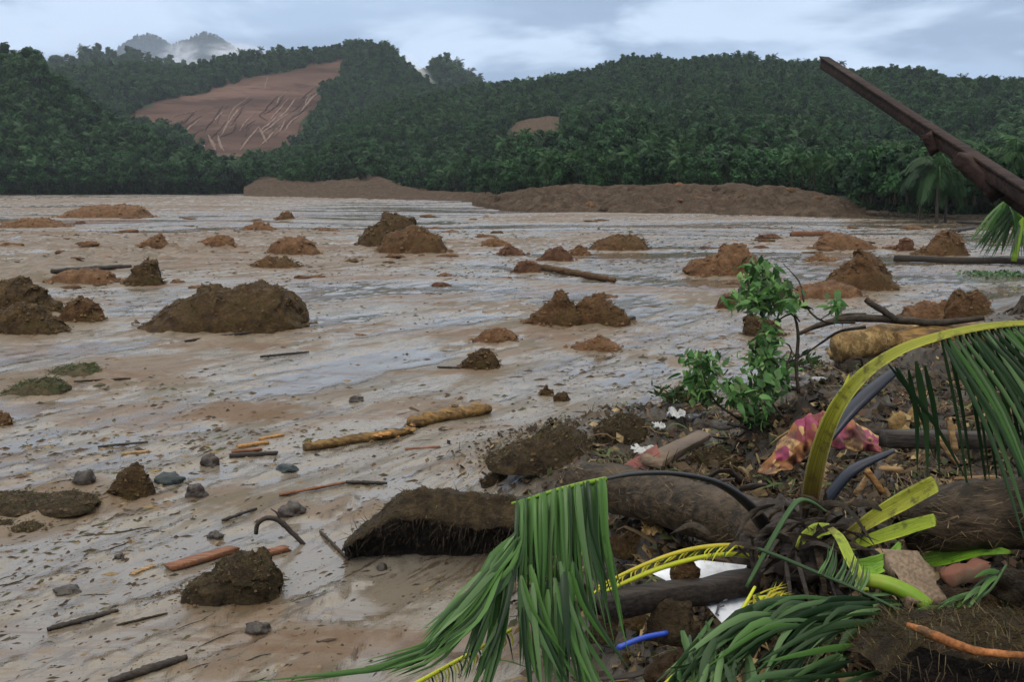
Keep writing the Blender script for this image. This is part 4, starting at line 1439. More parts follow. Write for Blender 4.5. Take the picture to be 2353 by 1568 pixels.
# ------------------------------------------------------------------ sticks strewn on the mud, one by one
rg = np.random.default_rng(81)
STICKS = []
for k in range(5):
    P = curve([(-.5, 0, .005), (-.2, .05 * rg.normal(), .02), (.0, .05 * rg.normal(), .015), (.22, .05 * rg.normal(), .02), (.5, 0, .0)], 10)
    V, F = tube(P, [.008, .022, .016, .02, .006], 6, .6, k)
    me = new_mesh('stick', V, F)
    STICKS.append(me)
n = 0
while n < 170:
    d = math.exp(rg.uniform(math.log(7.5), math.log(75)))
    x = rg.uniform(-.56, .56) * d
    px = CX + FPX * x / d
    if bank_mask(x, d)[0] > .05 or bank_mask(x, d)[1] > .05:
        continue
    o = bpy.data.objects.new('stick', STICKS[n % 5].copy() if n < 15 else STICKS[n % 5])
    if n < 5:
        for k_, mt in enumerate([WOOD_DARK]):
            STICKS[n].materials.append(mt)
    o.location = (x, d, float(ground(x, d)))
    ln = rg.uniform(.08, .36) * (1 + d / 26)
    o.scale = (ln, ln * rg.uniform(.5, .9), ln * .6)
    o.rotation_euler = (0, 0, math.atan2(.8, .55) * (1 - min(1, d / 45)) + rg.normal() * .4)
    COL.objects.link(o)
    zone = 'among the far mounds' if d > 40 else ('on the shiny mud before the far mounds' if d > 22 else ('on the mud between large mound and logs' if d > 13.5 else 'on the near mud among the stones'))
    side = ' left of centre' if x < -.12 * d else (' right of centre' if x > .12 * d else ' near the middle')
    tag(o, 'small dark stick lying flat ' + zone + side, 'stick', 'small sticks strewn over the mud')
    n += 1
for o in [o for o in COL.objects if o.name.startswith('stick') and not o.data.materials]:
    o.data.materials.append([WOOD_DARK, BARK, WOOD_GREY][len(o.name) % 3])

# specks, clods and leaf scraps on the mud
sp_ = Soup()
rg = np.random.default_rng(82)
NEAR = True
cnt = 0
pal = [(.028, .019, .012), (.045, .03, .018), (.075, .048, .028), (.018, .015, .011), (.02, .016, .012), (.04, .045, .018), (.03, .022, .014), (.17, .12, .06)]
dd = np.exp(rg.uniform(math.log(6.8), math.log(95), 30000))
xx = rg.uniform(-.6, .6, 30000) * dd
nb, fb = bank_mask(xx, dd)
dens = fbm(xx * .16, dd * .10, 0, 83, 4)
ok = (np.maximum(nb, fb) < .1) & (dens + rg.uniform(-.28, .28, 30000) > .05)
d2 = np.exp(rg.uniform(math.log(7.2), math.log(16), 12000))
x2 = rg.uniform(-.56, .1, 12000) * d2
k2 = (np.maximum(*bank_mask(x2, d2)) < .1) & (fbm(x2 * .5, d2 * .35, 0, 84, 4) + rg.uniform(-.5, .5, 12000) > .05)
xx, dd = np.concatenate([xx[ok][:18000], x2[k2]]), np.concatenate([dd[ok][:18000], d2[k2]])
zz = ground(xx, dd)
for x, d, z in zip(xx, dd, zz):
    s = (rg.uniform(1.0, 3.2) if rg.uniform() < .80 or d > 24 else rg.uniform(3.2, 7.5)) / FPX * d
    e = rg.uniform(1, 3.4)
    a = math.atan2(.8, .55) * (1 - min(1, d / 45)) + rg.normal() * .5
    ca, sa = math.cos(a), math.sin(a)
    hh = s * rg.uniform(.35, 1.0)
    V = []
    for (q, r_, h_) in ((-1, 0, 0), (0, -1, 0), (1, 0, 0), (0, 1, 0), (rg.uniform(-.3, .3), 0, 1)):
        q, r_ = q * s * e * rg.uniform(.7, 1.2), r_ * s * rg.uniform(.7, 1.2)
        V.append((x + q * ca - r_ * sa, d + q * sa + r_ * ca, z - .004 + h_ * hh))
    sp_.add(V, [(0, 1, 4), (1, 2, 4), (2, 3, 4), (3, 0, 4)], np.array(pal[rg.integers(0, len(pal))]))
o = sp_.build('mud_debris', TINT)
tag(o, 'specks of clods, bark and leaves littering the wet mud', kind='stuff')


# ================================================================== THE DEBRIS BANK AT THE RIGHT
sp_ = Soup()
rg = np.random.default_rng(90)
pal = [(.045, .029, .013), (.10, .070, .032), (.026, .018, .009), (.012, .009, .006), (.24, .175, .085), (.024, .032, .010), (.016, .012, .007), (.06, .032, .017), (.016, .012, .007)]
nn_ = 110000
dd = np.exp(rg.uniform(math.log(2.6), math.log(26), nn_))
xx = rg.uniform(-.15, .6, nn_) * dd
nb, fb = bank_mask(xx, dd)
hm = np.zeros(nn_)
for (hx, hy, sx, sy, hh) in HEAPS:
    hm = np.maximum(hm, np.exp(-(((xx - hx) / sx) ** 2 + ((dd - hy) / sy) ** 2)))
ok = np.maximum(np.maximum(nb, fb), hm) > rg.uniform(.15, .8, nn_)
xx, dd = xx[ok][:44000], dd[ok][:44000]
zz = ground(xx, dd)
for x, d, z in zip(xx, dd, zz):
    sc = d / FPX
    kind = rg.uniform()
    p = np.array([x, d, z + rg.uniform(0, .08)])
    dr = nrm([rg.normal(), rg.normal(), rg.normal() * .28])
    c = np.array(pal[rg.integers(0, len(pal))]) * rg.uniform(.6, 1.2)
    if kind < .62:       # straw, fibre, twig
        l = rg.uniform(.04, .24)
        w = nrm(np.cross(dr, [0, .4, 1])) * rg.uniform(.0014, .0055)
        up_ = np.array([0, 0, rg.uniform(0, .04)])
        sp_.add([p - w, p + w, p + dr * l * .55 + w + up_, p + dr * l * .55 - w + up_], [(0, 1, 2, 3)], c)
        sp_.add([p + dr * l * .55 - w + up_, p + dr * l * .55 + w + up_, p + dr * l + w * .4, p + dr * l - w * .4], [(0, 1, 2, 3)], c)
    elif kind < .85:     # leaf scrap
        l = rg.uniform(.02, .085)
        n = nrm([rg.normal() * .7, rg.normal() * .5 - .3, 1])
        sp_.add(leaf_quad(p, n, l, .7, rg.uniform(0, 6), rg), [(0, 1, 2, 3)], c)
    else:                # crumb of soil
        s = rg.uniform(.012, .045)
        V = [p + np.array(v) * s * rg.uniform(.7, 1.3) for v in ((-1, 0, 0), (0, -1, 0), (1, 0, 0), (0, 1, 0), (0, 0, 1))]
        sp_.add(V, [(0, 1, 4), (1, 2, 4), (2, 3, 4), (3, 0, 4)], c * .7)
tag(sp_.build('debris_litter', TINT), 'matted straw, twigs, leaf scraps and soil crumbs covering the debris bank', kind='stuff')


def pxpath(pts, n, z0, z1=None, jit=0.0):
    z1 = z0 if z1 is None else z1
    m = len(pts)
    P = [at(x, y, z0 + (z1 - z0) * i / (m - 1)) for i, (x, y) in enumerate(pts)]
    return curve(P, n)


TOCAM = np.array([0, -1.0, .45])


def leaf_at(parent, pts, z0, z1, wpx, mt, name='leaflet', n=9, face=None, fold=.22):
    P = pxpath(pts, n, z0, z1)
    w = wpx * .5 * (z0 + z1) / FPX
    f = TOCAM if face is None else face
    return obj(name, *blade(P, w * .74, nrm(f), fold=fold * .8), mt, parent, smooth=False)


# ------------------------------------------------------------------ the fallen coconut palm
gc = at(1800, 1230, 5.4)
PALM = thing('fallen_coconut_palm', gc, 'fallen coconut palm with arching and cut fronds around a black crown', 'palm')
rg = np.random.default_rng(101)
P = [at(1330, 1110, 7.1), at(1430, 1128, 6.75), at(1560, 1160, 6.3), at(1680, 1196, 5.9), at(1800, 1232, 5.5)]
V, F = tube(curve(P, 60), [.155, .165, .17, .17, .16], 28, .16, 5)
# ring scars of the trunk
V = V.reshape(-1, 3)
obj('trunk', V, F, FIBRE, PALM)
sp_ = Soup()
Pc = curve(P, 60)
for q in range(650):
    i = rg.integers(2, 56)
    a = rg.uniform(-.4, math.pi)
    t = nrm(Pc[i + 1] - Pc[i])
    s_ = nrm(np.cross(t, [0, 0, 1]))
    u_ = np.cross(s_, t)
    nrm_ = s_ * math.cos(a) + u_ * math.sin(a)
    p = Pc[i] + nrm_ * .168
    d = nrm(t * rg.choice([-1, 1]) + nrm_ * .5 + rg.normal(size=3) * .5)
    l = rg.uniform(.03, .11)
    w = nrm(np.cross(d, nrm_)) * rg.uniform(.001, .003)
    sp_.add([p - w, p + w, p + d * l * .6 + w * .6, p + d * l], [(0, 1, 2, 3)], [(.10, .07, .035), (.17, .125, .065), (.04, .028, .016)][rg.integers(0, 3)])
sp_.build('bark_fibre', TINT, PALM)['kind'] = 'stuff'
# dark heart of the crown
for (px, py, zc, wp, hp) in ((1800, 1215, 5.35, 75, 80), (1880, 1230, 5.2, 80, 85), (1850, 1290, 5.0, 90, 70), (1730, 1275, 5.3, 60, 50), (1950, 1240, 5.25, 70, 60)):
    s = zc / FPX
    V, F = rock(at(px, py, zc), wp * s * .78, wp * s * .6, hp * s * .8, px, .7, 18, -1.2)
    obj('crown_fibre', V, F, WOOD_DARK, PALM)


STRIP = {}
def stripmat(name, lo, hi, base, along=.3):
    m, t = mat_new(name)
    a = N(t, 'ShaderNodeAttribute', attribute_name='strip')
    sp = N(t, 'ShaderNodeSeparateXYZ')
    L(t, a.outputs['Vector'], sp.inputs[0])
    cb = N(t, 'ShaderNodeCombineXYZ')
    L(t, M(t, 'MULTIPLY', sp.outputs[0], 7.0), cb.inputs[0])
    L(t, M(t, 'MULTIPLY', sp.outputs[1], 2.0), cb.inputs[1])
    n1 = noise(t, cb.outputs[0], 1.6, 5, .65)
    tcn = N(t, 'ShaderNodeTexCoord')
    n2 = noise(t, tcn.outputs['Object'], 14, 4, .65)
    c = mixc(t, maprange(t, n1, .38, .62), lo, hi)
    c = mixc(t, maprange(t, n2, .52, .68, 0, .7), c, tuple(x * .45 for x in base))
    f = M(t, 'ADD', sp.outputs[1], M(t, 'MULTIPLY', M(t, 'SUBTRACT', n1, .5), .5))
    c = mixc(t, maprange(t, f, 0.0, along, 1, 0), c, base)
    finish(t, c, .42, n1, .004, .4, .06)
    return m


def ribbon(P, wid, thick, face, curl=.35):
    P = np.asarray(P, float)
    n, k = len(P), 9
    wid = np.interp(np.linspace(0, 1, n), np.linspace(0, 1, len(wid)), wid)
    T = np.gradient(P, axis=0)
    V, A = [], []
    for i in range(n):
        t = nrm(T[i])
        s = nrm(np.cross(t, face))
        u = nrm(np.cross(s, t))
        for sgn in (1, -1):
            for j in range(k):
                f = (j / (k - 1) * 2 - 1) * sgn
                h = curl * wid[i] * (f * f - .35) + sgn * thick * .5 * (1 - f ** 4)
                V.append(P[i] + s * f * wid[i] * .5 + u * h)
                A.append((f, i / (n - 1), 0))
    m = 2 * k
    F = [(i * m + j, i * m + (j + 1) % m, (i + 1) * m + (j + 1) % m, (i + 1) * m + j) for i in range(n - 1) for j in range(m)]
    F += [tuple(range(m - 1, -1, -1)), tuple(range((n - 1) * m, n * m))]
    return np.array(V), F, {'strip': np.array(A)}


SM_Y = stripmat('yellow_petiole', (.15, .165, .009), (.30, .31, .022), (.060, .034, .010), .4)
SM_YG = stripmat('lime_petiole', (.15, .22, .012), (.30, .37, .03), (.10, .085, .012), .2)
SM_G = stripmat('green_petiole', (.075, .20, .012), (.20, .36, .03), (.04, .06, .012), .25)


def petiole(name, pts, z0, z1, wpx, mt, n=30, curl=.3, face=None):
    P = pxpath(pts, n, z0, z1)
    s = .5 * (z0 + z1) / FPX
    V, F, A = ribbon(P, np.array(wpx) * s, 9 * s, nrm(TOCAM + np.array([0, 0, .5])) if face is None else nrm(face), curl)
    return obj(name, V, F, mt, PALM, cols=A), P


for k in range(130):
    a = rg.uniform(0, 6.28)
    p0 = at(1850 + rg.normal() * 60, 1240 + rg.normal() * 38, 5.02 + rg.normal() * .10)
    d = nrm(np.array([math.cos(a), -.5 + rg.normal() * .3, math.sin(a) * .9]))
    l = rg.uniform(.12, .38)
    pts_ = curve([p0, p0 + d * l * .5 + rg.normal(size=3) * .02, p0 + d * l + np.array([0, 0, -.10 * l / .3])], 7)
    obj('dead_leaf_base', *blade(pts_, rg.uniform(.014, .045), nrm(TOCAM + rg.normal(size=3) * .6), fold=.15), [WOOD_DARK, FIBRE, WOOD_DARK, BARK][k % 4], PALM, smooth=False)


def frond_part(name, pts, z0, z1, radpx, mt, n=40, flat_=.75, seg=10):
    P = pxpath(pts, n, z0, z1)
    s = .5 * (z0 + z1) / FPX
    V, F = tube(P, np.array(radpx) * s, seg, .06, 3, flat_)
    return obj(name, V, F, mt, PALM), P


# frond 1: dark arch to the left, green leaflets hanging from its end
f1, P1 = frond_part('frond', [(1775, 1235), (1725, 1165), (1650, 1112), (1555, 1090), (1460, 1090), (1385, 1103), (1300, 1122), (1185, 1150)], 5.3, 3.95, [24, 17, 11, 8, 7, 5, 4, 3], STALK_D, 60)
gtip = obj('rachis', *tube(pxpath([(1392, 1102), (1340, 1112), (1280, 1127), (1215, 1147), (1176, 1158)], 20, 4.16, 3.93), np.array([7, 5, 3]) * 4 / FPX, 7), STALK_G, f1)
for k in range(72):
    f = (k + rg.uniform(-.3, .3)) / 71
    f = min(max(f, 0), 1)
    bx = 1388 - 200 * f
    by = np.interp(bx, [1176, 1215, 1280, 1340, 1392], [1157, 1146, 1126, 1111, 1101])
    zc = 3.95 + .22 * (1 - f) + rg.normal() * .04
    ln = rg.uniform(250, 420) * (1 - .25 * f)
    # right ones lean out to the right, left ones hang straight
    lean = .10 * (1 - f) ** 1.5 - .02 * f + rg.normal() * .035
    tipx, tipy = bx + lean * ln * 1.3, by + ln
    mx, my = bx + lean * ln * .3 + rg.normal() * 3, by + ln * .45
    mt = [LEAFLET, LEAFLET, LEAFLET_T, LEAFLET_D][rg.integers(0, 4)]
    leaf_at(f1, [(bx, by - 3), (bx + lean * ln * .08, by + ln * .15), (mx, my), (tipx, tipy)], zc, zc - .12, rg.uniform(11, 22), mt, n=9, face=TOCAM + rg.normal(size=3) * .5, fold=rg.uniform(.15, .4))
# lower layer fanning to the right
for k in range(54):
    sx, sy = rg.uniform(1195, 1330), rg.uniform(1290, 1400)
    ang = rg.uniform(-.05, .55) * (1 if k % 4 else .2)
    ln = rg.uniform(190, 330)
    zc = 3.85 + rg.normal() * .08
    mt = [LEAFLET, LEAFLET, LEAFLET_T, LEAFLET_D][rg.integers(0, 4)]
    leaf_at(f1, [(sx, sy), (sx + math.sin(ang * .7) * ln * .4, sy + ln * .4), (sx + math.sin(ang) * ln, sy + math.cos(ang) * ln)], zc, zc - .1, rg.uniform(15, 27), mt, n=8, face=TOCAM + rg.normal(size=3) * .5)
# the long bundle swept down to the left
for k in range(70):
    o1, o2, o3 = rg.normal() * 9, rg.normal() * 17, rg.normal() * 16
    far_ = rg.uniform(.45, 1.0)
    pts = [(1192 + o1 * .5, 1222 + rg.uniform(0, 40)), (1150 + o1, 1305 + o1), (1085 + o2, 1400 + o2 * .4), (1000 + o2, 1488 + o3), (860 + o3 * 2, 1538 + o3 * .8), (580 + 60 * rg.normal(), 1572 + o3 * .6)]
    m = 4 if far_ < .80 else (5 if far_ < .94 else 6)
    mt = [LEAFLET, LEAFLET, LEAFLET_T, LEAFLET_D][rg.integers(0, 4)]
    leaf_at(f1, pts[:m], 3.9 + rg.normal() * .04, 3.55 + rg.normal() * .06, rg.uniform(13, 24), mt, n=12, face=TOCAM + rg.normal(size=3) * .5)
for k in range(26):
    sx = rg.uniform(1120, 1190)
    ln = rg.uniform(170, 300)
    sy = 1330 + rg.uniform(-40, 60)
    leaf_at(f1, [(sx, sy), (sx - 22, sy + ln * .5), (sx - 50 - rg.uniform(0, 30), sy + ln)], 3.8, 3.65, rg.uniform(13, 22), [LEAFLET, LEAFLET_T, LEAFLET_D][k % 3], n=8, face=TOCAM + rg.normal(size=3) * .4)

# frond 2: the big yellow green one arching over to the right edge
f2, P2 = petiole('frond', [(1856, 1185), (1866, 1110), (1888, 1020), (1925, 935), (1985, 862), (2065, 808), (2150, 777), (2250, 754), (2360, 744), (2480, 752), (2640, 800), (2780, 880)], 5.1, 4.1, [52, 47, 38, 31, 25, 19, 14, 10, 7], SM_Y, 80, .22)
for k in range(100):
    f = .56 + .44 * k / 99
    q = P2[int(f * 79)]
    d = ray(0, 0)
    rel = q - CAM
    zc = float(rel @ FWD)
    bx, by = CX + FPX * (rel @ RIGHT) / zc, CY - FPX * (rel @ UP) / zc
    ang = .46 + .75 * (f - .56) / .44 + rg.normal() * .05
    ln = rg.uniform(430, 560) * (1 - .3 * (f - .56) / .44)
    back = k % 3 == 2
    if back:
        ang = ang * .35
        ln *= .8
    mx, my = bx + math.sin(ang * 1.12) * ln * .5, by + math.cos(ang * 1.12) * ln * .5 - 8
    tx, ty = bx + math.sin(ang) * ln, by + math.cos(ang) * ln + 25
    dz = .45 if back else -.25
    leaf_at(f2, [(bx, by), (mx, my), (tx, ty)], zc, zc + dz + rg.normal() * .05, rg.uniform(12, 20), [LEAFLET_D, LEAFLET, LEAFLET_T, LEAFLET][rg.integers(0, 4)] if not back else LEAFLET_D, n=9, face=TOCAM + np.array([-.9, 0, .3]) + rg.normal(size=3) * .35, fold=.4)
for (bx, by, tx, ty, w) in ((2042, 838, 2230, 1120, 13), (2056, 842, 2150, 1065, 11), (2088, 850, 2108, 1090, 16), (2105, 830, 2132, 1100, 22), (2125, 840, 2160, 1110, 16), (2062, 845, 2118, 1000, 9)):
    leaf_at(f2, [(bx, by), (.5 * (bx + tx) + 8, .5 * (by + ty) - 10), (tx, ty)], 4.75, 4.85, w, LEAFLET_D, n=9, face=TOCAM + np.array([-.6, 0, .2]))
leaf_at(f2, [(1936, 898), (1946, 876), (1952, 858)], 4.9, 4.9, 9, STALK_Y, n=5)

# other fronds of the crown, bare, cut or crushed
frond_part('frond', [(1880, 1190), (1915, 1130), (1965, 1078), (2055, 1036)], 5.2, 5.1, [22, 24, 22, 9], STALK_B, 24, .5)
frond_part('frond', [(1905, 1010), (1950, 950), (2000, 900), (2062, 848)], 5.6, 5.7, [12, 20, 22, 14], STALK_B, 24, .5)
for pts, wd, mt in (([(1930, 1245), (2010, 1192), (2085, 1150), (2152, 1114)], [20, 36, 44, 40], SM_Y), ([(1925, 1268), (2010, 1240), (2085, 1216), (2150, 1198)], [18, 30, 36, 31], SM_YG), ([(2090, 1300), (2170, 1282), (2240, 1266), (2322, 1270)], [20, 44, 46, 8], SM_G)):
    petiole('frond', pts, 5.0, 4.7, wd, mt, 26, .3)
petiole('frond', [(1832, 1262), (1852, 1240), (1878, 1222), (1908, 1218)], 4.85, 4.8, [12, 32, 36, 26], SM_YG, 20, .3)
petiole('frond', [(1908, 1216), (1930, 1240), (1952, 1285), (1972, 1325), (1984, 1360)], 4.75, 4.5, [16, 24, 27, 27, 24], SM_YG, 24, .25)
petiole('frond', [(1955, 1305), (2005, 1304), (2045, 1284), (2068, 1248)], 4.75, 4.8, [30, 44, 34, 8], SM_G, 24, .4)
o5, P5 = frond_part('frond', [(1972, 1332), (2030, 1340), (2085, 1362), (2138, 1394)], 4.4, 4.25, [17, 20, 20, 17], STALK_G, 26, .9, 14)
f6, P6 = frond_part('frond', [(1760, 1278), (1700, 1256), (1620, 1258), (1540, 1276), (1450, 1312), (1372, 1350)], 5.1, 4.6, [7, 7, 7, 6, 5, 3], STALK_O, 40)
obj('rachis', *tube(pxpath([(1750, 1285), (1690, 1275), (1610, 1282), (1520, 1306), (1440, 1338), (1380, 1366)], 30, 5.05, 4.58), np.array([7, 6, 6, 3]) * 4.8 / FPX, 7), STALK_Y, f6)
for k in range(34):
    f = k / 33
    bx, by = 1690 - 310 * f, np.interp(1690 - 310 * f, [1380, 1450, 1540, 1620, 1690], [1350, 1312, 1277, 1259, 1256])
    leaf_at(f6, [(bx, by), (bx - 14, by + 12), (bx - 22 + rg.normal() * 5, by + rg.uniform(18, 46))], 4.9, 4.85, 5, [STALK_Y, LEAFLET_D, STALK_O][k % 3], n=5)
f7, P7 = frond_part('frond', [(1715, 1350), (1765, 1258), (1810, 1180), (1838, 1150), (1868, 1156), (1900, 1178)], 4.5, 4.6, [5, 8, 8, 9, 8, 4], LEAFLET_T, 30, .5)
f8, P8 = frond_part('frond', [(1742, 1262), (1800, 1284), (1880, 1318), (1960, 1352), (2060, 1400), (2150, 1452)], 4.55, 4.0, [6, 6, 5, 4, 3], LEAFLET_D, 40)
for k in range(40):
    f = k / 39
    bx, by = 1880 + 200 * f, 1318 + 92 * f
    if f < .5:
        tx, ty = bx + 20 + rg.normal() * 6, by - rg.uniform(40, 85)
    else:
        tx, ty = bx + 60 + rg.normal() * 20, by + rg.uniform(-10, 40)
    leaf_at(f8, [(bx, by), (.5 * (bx + tx) + 5, .5 * (by + ty)), (tx, ty)], 4.3, 4.35, rg.uniform(6, 10), [LEAFLET, LEAFLET_T, LEAFLET_D][k % 3], n=6, face=TOCAM + rg.normal(size=3) * .4)

# crushed frond at the bottom right
gc = on(1800, 1540)
FR = thing('palm_frond', gc, 'crushed green frond sprawling across the bottom below the crown', 'palm frond', 'broken fronds lying on the debris bank')
fr = obj('rachis', *tube(pxpath([(1480, 1620), (1560, 1545), (1640, 1480), (1700, 1410), (1735, 1350)], 30, 3.9, 4.35), np.array([5, 6, 6, 4]) * 4 / FPX, 7), STALK_Y, FR)
for k in range(125):
    fam = rg.uniform()
    if fam < .6:
        sx, sy = rg.uniform(1780, 2040), rg.uniform(1372, 1440)
        ex, ey = sx - rg.uniform(140, 330), sy + rg.uniform(90, 230)
        mx, my = sx - (sx - ex) * .42, sy + (ey - sy) * .22 - rg.uniform(0, 22)
    elif fam < .85:
        sx, sy = rg.uniform(1560, 1720), rg.uniform(1420, 1560)
        a = rg.uniform(-.9, .3)
        ln = rg.uniform(90, 200)
        ex, ey = sx + math.sin(a) * ln, sy + math.cos(a) * ln
        mx, my = .5 * (sx + ex) + rg.normal() * 8, .5 * (sy + ey)
    else:
        sx, sy = rg.uniform(1850, 2080), rg.uniform(1470, 1560)
        ex, ey = sx - rg.uniform(120, 260), sy + rg.uniform(40, 120)
        mx, my = .5 * (sx + ex), .5 * (sy + ey) - 10
    zc = np.interp(sy, [1370, 1560], [4.25, 3.75])
    mt = [LEAFLET_D, LEAFLET, LEAFLET_D, LEAFLET_T, LEAFLET_D][rg.integers(0, 5)]
    ex, ey = ex + rg.normal() * 26, ey + rg.normal() * 18
    leaf_at(FR, [(sx, sy), (mx, my), (ex, ey)], zc + rg.normal() * .05, zc - .3, rg.uniform(13, 26), mt, n=8, face=TOCAM + rg.normal(size=3) * .5)
for k in range(26):
    leaf_at(FR, [(1752 + rg.normal() * 8, 1402 + rg.normal() * 8), (1765 + rg.normal() * 14, 1380 + rg.normal() * 8), (1792 + rg.normal() * 16, 1362 + rg.normal() * 12)], 4.35, 4.4, 7, [STALK_Y, STALK_O, LEAFLET][k % 3], n=5)
# second torn spray by the pale chunk
FR2 = thing('palm_frond', on(2220, 1400), 'small torn spray of leaflets right of the brown husk', 'palm frond', 'broken fronds lying on the debris bank')
obj('rachis', *tube(pxpath([(2135, 1425), (2200, 1400), (2270, 1362), (2312, 1300)], 20, 4.1, 4.3), np.array([5, 4, 3]) * 4 / FPX, 6), LEAFLET_T, FR2)
for k in range(30):
    f = rg.uniform()
    sx, sy = np.interp(f, [0, .5, 1], [2160, 2240, 2315]), np.interp(f, [0, .5, 1], [1410, 1375, 1300])
    ex, ey = sx - rg.uniform(20, 120), sy + rg.uniform(10, 70)
    leaf_at(FR2, [(sx, sy), (.5 * (sx + ex), .5 * (sy + ey) - 8), (ex, ey)], 4.2, 4.1, rg.uniform(9, 18), [LEAFLET_D, LEAFLET, LEAFLET_T][k % 3], n=6, face=TOCAM + rg.normal(size=3) * .4)
# yellow rachis under the hanging leaflets
FR3 = thing('palm_frond', on(1060, 1575), 'thin yellow frond rib slanting out from under the hanging leaflets', 'palm frond', 'broken fronds lying on the debris bank')
obj('rachis', *tube(pxpath([(900, 1602), (1000, 1548), (1090, 1498), (1175, 1448)], 20, 3.75, 4.05), np.array([5, 5, 4]) * 3.9 / FPX, 6), STALK_Y, FR3)
for k in range(34):
    f = k / 33
    sx, sy = 930 + 240 * f, 1586 - 134 * f
    leaf_at(FR3, [(sx, sy), (sx + 8, sy + 18), (sx + 6 + rg.normal() * 6, sy + rg.uniform(30, 80))], 3.85, 3.85, 6, [STALK_Y, STALK_O, LEAFLET_D][k % 3], n=5)

# frond hanging on the black beam at the far right
c = on(2330, 612)
zf = float((c - CAM) @ FWD) - 1.0
FR4 = thing('palm_frond', c, 'drooping green frond hung over the black beam at the right edge', 'palm frond')
obj('rachis', *tube(pxpath([(2330, 600), (2345, 520), (2342, 470), (2318, 452)], 18, zf, zf), np.array([7, 6, 3]) * zf / FPX, 7), STALK_G, FR4)
for k in range(46):
    f = rg.uniform()
    sx, sy = np.interp(f, [0, 1], [2312, 2350]), np.interp(f, [0, 1], [455, 500])
    ex, ey = rg.uniform(2215, 2375), rg.uniform(560, 604)
    leaf_at(FR4, [(sx, sy), (.45 * sx + .55 * ex + 6, .5 * (sy + ey) - 12), (ex, ey)], zf + rg.normal() * .4, zf + rg.normal() * .6, rg.uniform(7, 13), [LEAFLET_D, LEAFLET, LEAFLET][k % 3], n=7, face=TOCAM + rg.normal(size=3) * .5)
for i_ in range(2):
    c = on(2262 + 62 * i_, 634)
    WD = thing('weed_patch', c, ['small patch of green leaves floating below the black beam', 'green leaf patch at the right edge below the black beam'][i_], 'weeds')
    sp_ = Soup()
    for q in range(150):
        p = on(2262 + 62 * i_, 634) + np.array([rg.normal() * .35, rg.normal() * .6, rg.uniform(0, .16)])
        sp_.add(leaf_quad(p, nrm(rg.normal(size=3) + [0, -.5, 1]), .10, .6, rg.uniform(0, 6), rg), [(0, 1, 2, 3)], np.array((.05, .12, .05)) * rg.uniform(.5, 1.3))
    sp_.build('leaves', TINT_LEAF, WD)['kind'] = 'stuff'

# ------------------------------------------------------------------ the leafy fallen branch
c = on(1760, 965)
zb = float((c - CAM) @ FWD) - .3
SH = thing('leafy_branch', c, 'fallen leafy green branch standing up from the debris bank', 'branch')
TW = []
for pts, rad in (([(1990, 752), (1930, 762), (1885, 790), (1840, 820), (1765, 852)], [9, 7, 4, 2]), ([(1965, 742), (1890, 738), (1850, 700), (1838, 650), (1800, 606)], [6, 5, 4, 2]), ([(1835, 905), (1830, 840), (1834, 770), (1820, 722), (1775, 745)], [9, 9, 6, 3]),
                 ([(1815, 900), (1806, 850), (1818, 800), (1770, 770), (1720, 735)], [6, 5, 3, 2]), ([(1800, 960), (1770, 920), (1745, 860), (1760, 780)], [7, 5, 4, 2]), ([(1700, 965), (1650, 930), (1625, 890), (1610, 840)], [7, 5, 4, 2]),
                 ([(1790, 975), (1730, 958), (1690, 930), (1672, 880)], [6, 4, 3, 2]), ([(1838, 740), (1800, 690), (1752, 690), (1700, 690)], [4, 3, 2]), ([(1835, 668), (1800, 650), (1760, 640), (1738, 606)], [3, 3, 2]), ([(1885, 735), (1912, 715), (1918, 695)], [3, 2])):
    P = pxpath(pts, 14, zb, zb + rg.normal() * .25)
    TW.append(obj('branch', *tube(P, np.array(rad) * .5 * zb / FPX, 6, .25, len(pts)), BARK, SH))
LFM = []
for k in range(4):
    P = np.array([(0, 0, 0), (.2, 0, .03), (.45, 0, .05), (.72, 0, .02), (1.0, 0, -.08 - .05 * k)])
    V, F = blade(P, .34 + .05 * k, np.array([0, 0, 1.0]), fold=.12)
    wv = np.array([.25, .8, 1.0, .72, .08])
    me = new_mesh('leaf', V, F)
    me.materials.append(SHRUB_LEAF)
    LFM.append(me)
CLUS = [(1742, 622, 30, 26, 26), (1765, 655, 38, 24, 26), (1712, 685, 34, 22, 26), (1800, 692, 36, 20, 26), (1758, 702, 40, 14, 16), (1920, 700, 12, 16, 8), (1768, 778, 22, 24, 20), (1755, 822, 30, 28, 32), (1772, 866, 34, 34, 36), (1745, 908, 40, 26, 22), (1612, 836, 42, 24, 30), (1606, 872, 34, 22, 20), (1690, 905, 30, 26, 20), (1735, 950, 30, 18, 10), (1620, 905, 22, 18, 8)]
CLUS = [(a, b, c_, d, int(e * .92)) for a, b, c_, d, e in CLUS]
for (cx_, cy_, sx, sy, n) in CLUS:
    for q in range(n):
        p = at(cx_ + rg.normal() * sx * .6, cy_ + rg.normal() * sy * .6, zb + rg.normal() * .16)
        o = bpy.data.objects.new('leaf', LFM[rg.integers(0, 4)])
        COL.objects.link(o)
        o.parent = SH
        o.location = p - c
        sc_ = rg.uniform(24, 42) * zb / FPX
        o.scale = (sc_, sc_ * rg.uniform(.7, 1.1), sc_)
        o.rotation_euler = (rg.normal() * .6 + .6, rg.normal() * .5 + .35, rg.uniform(0, 6.28))

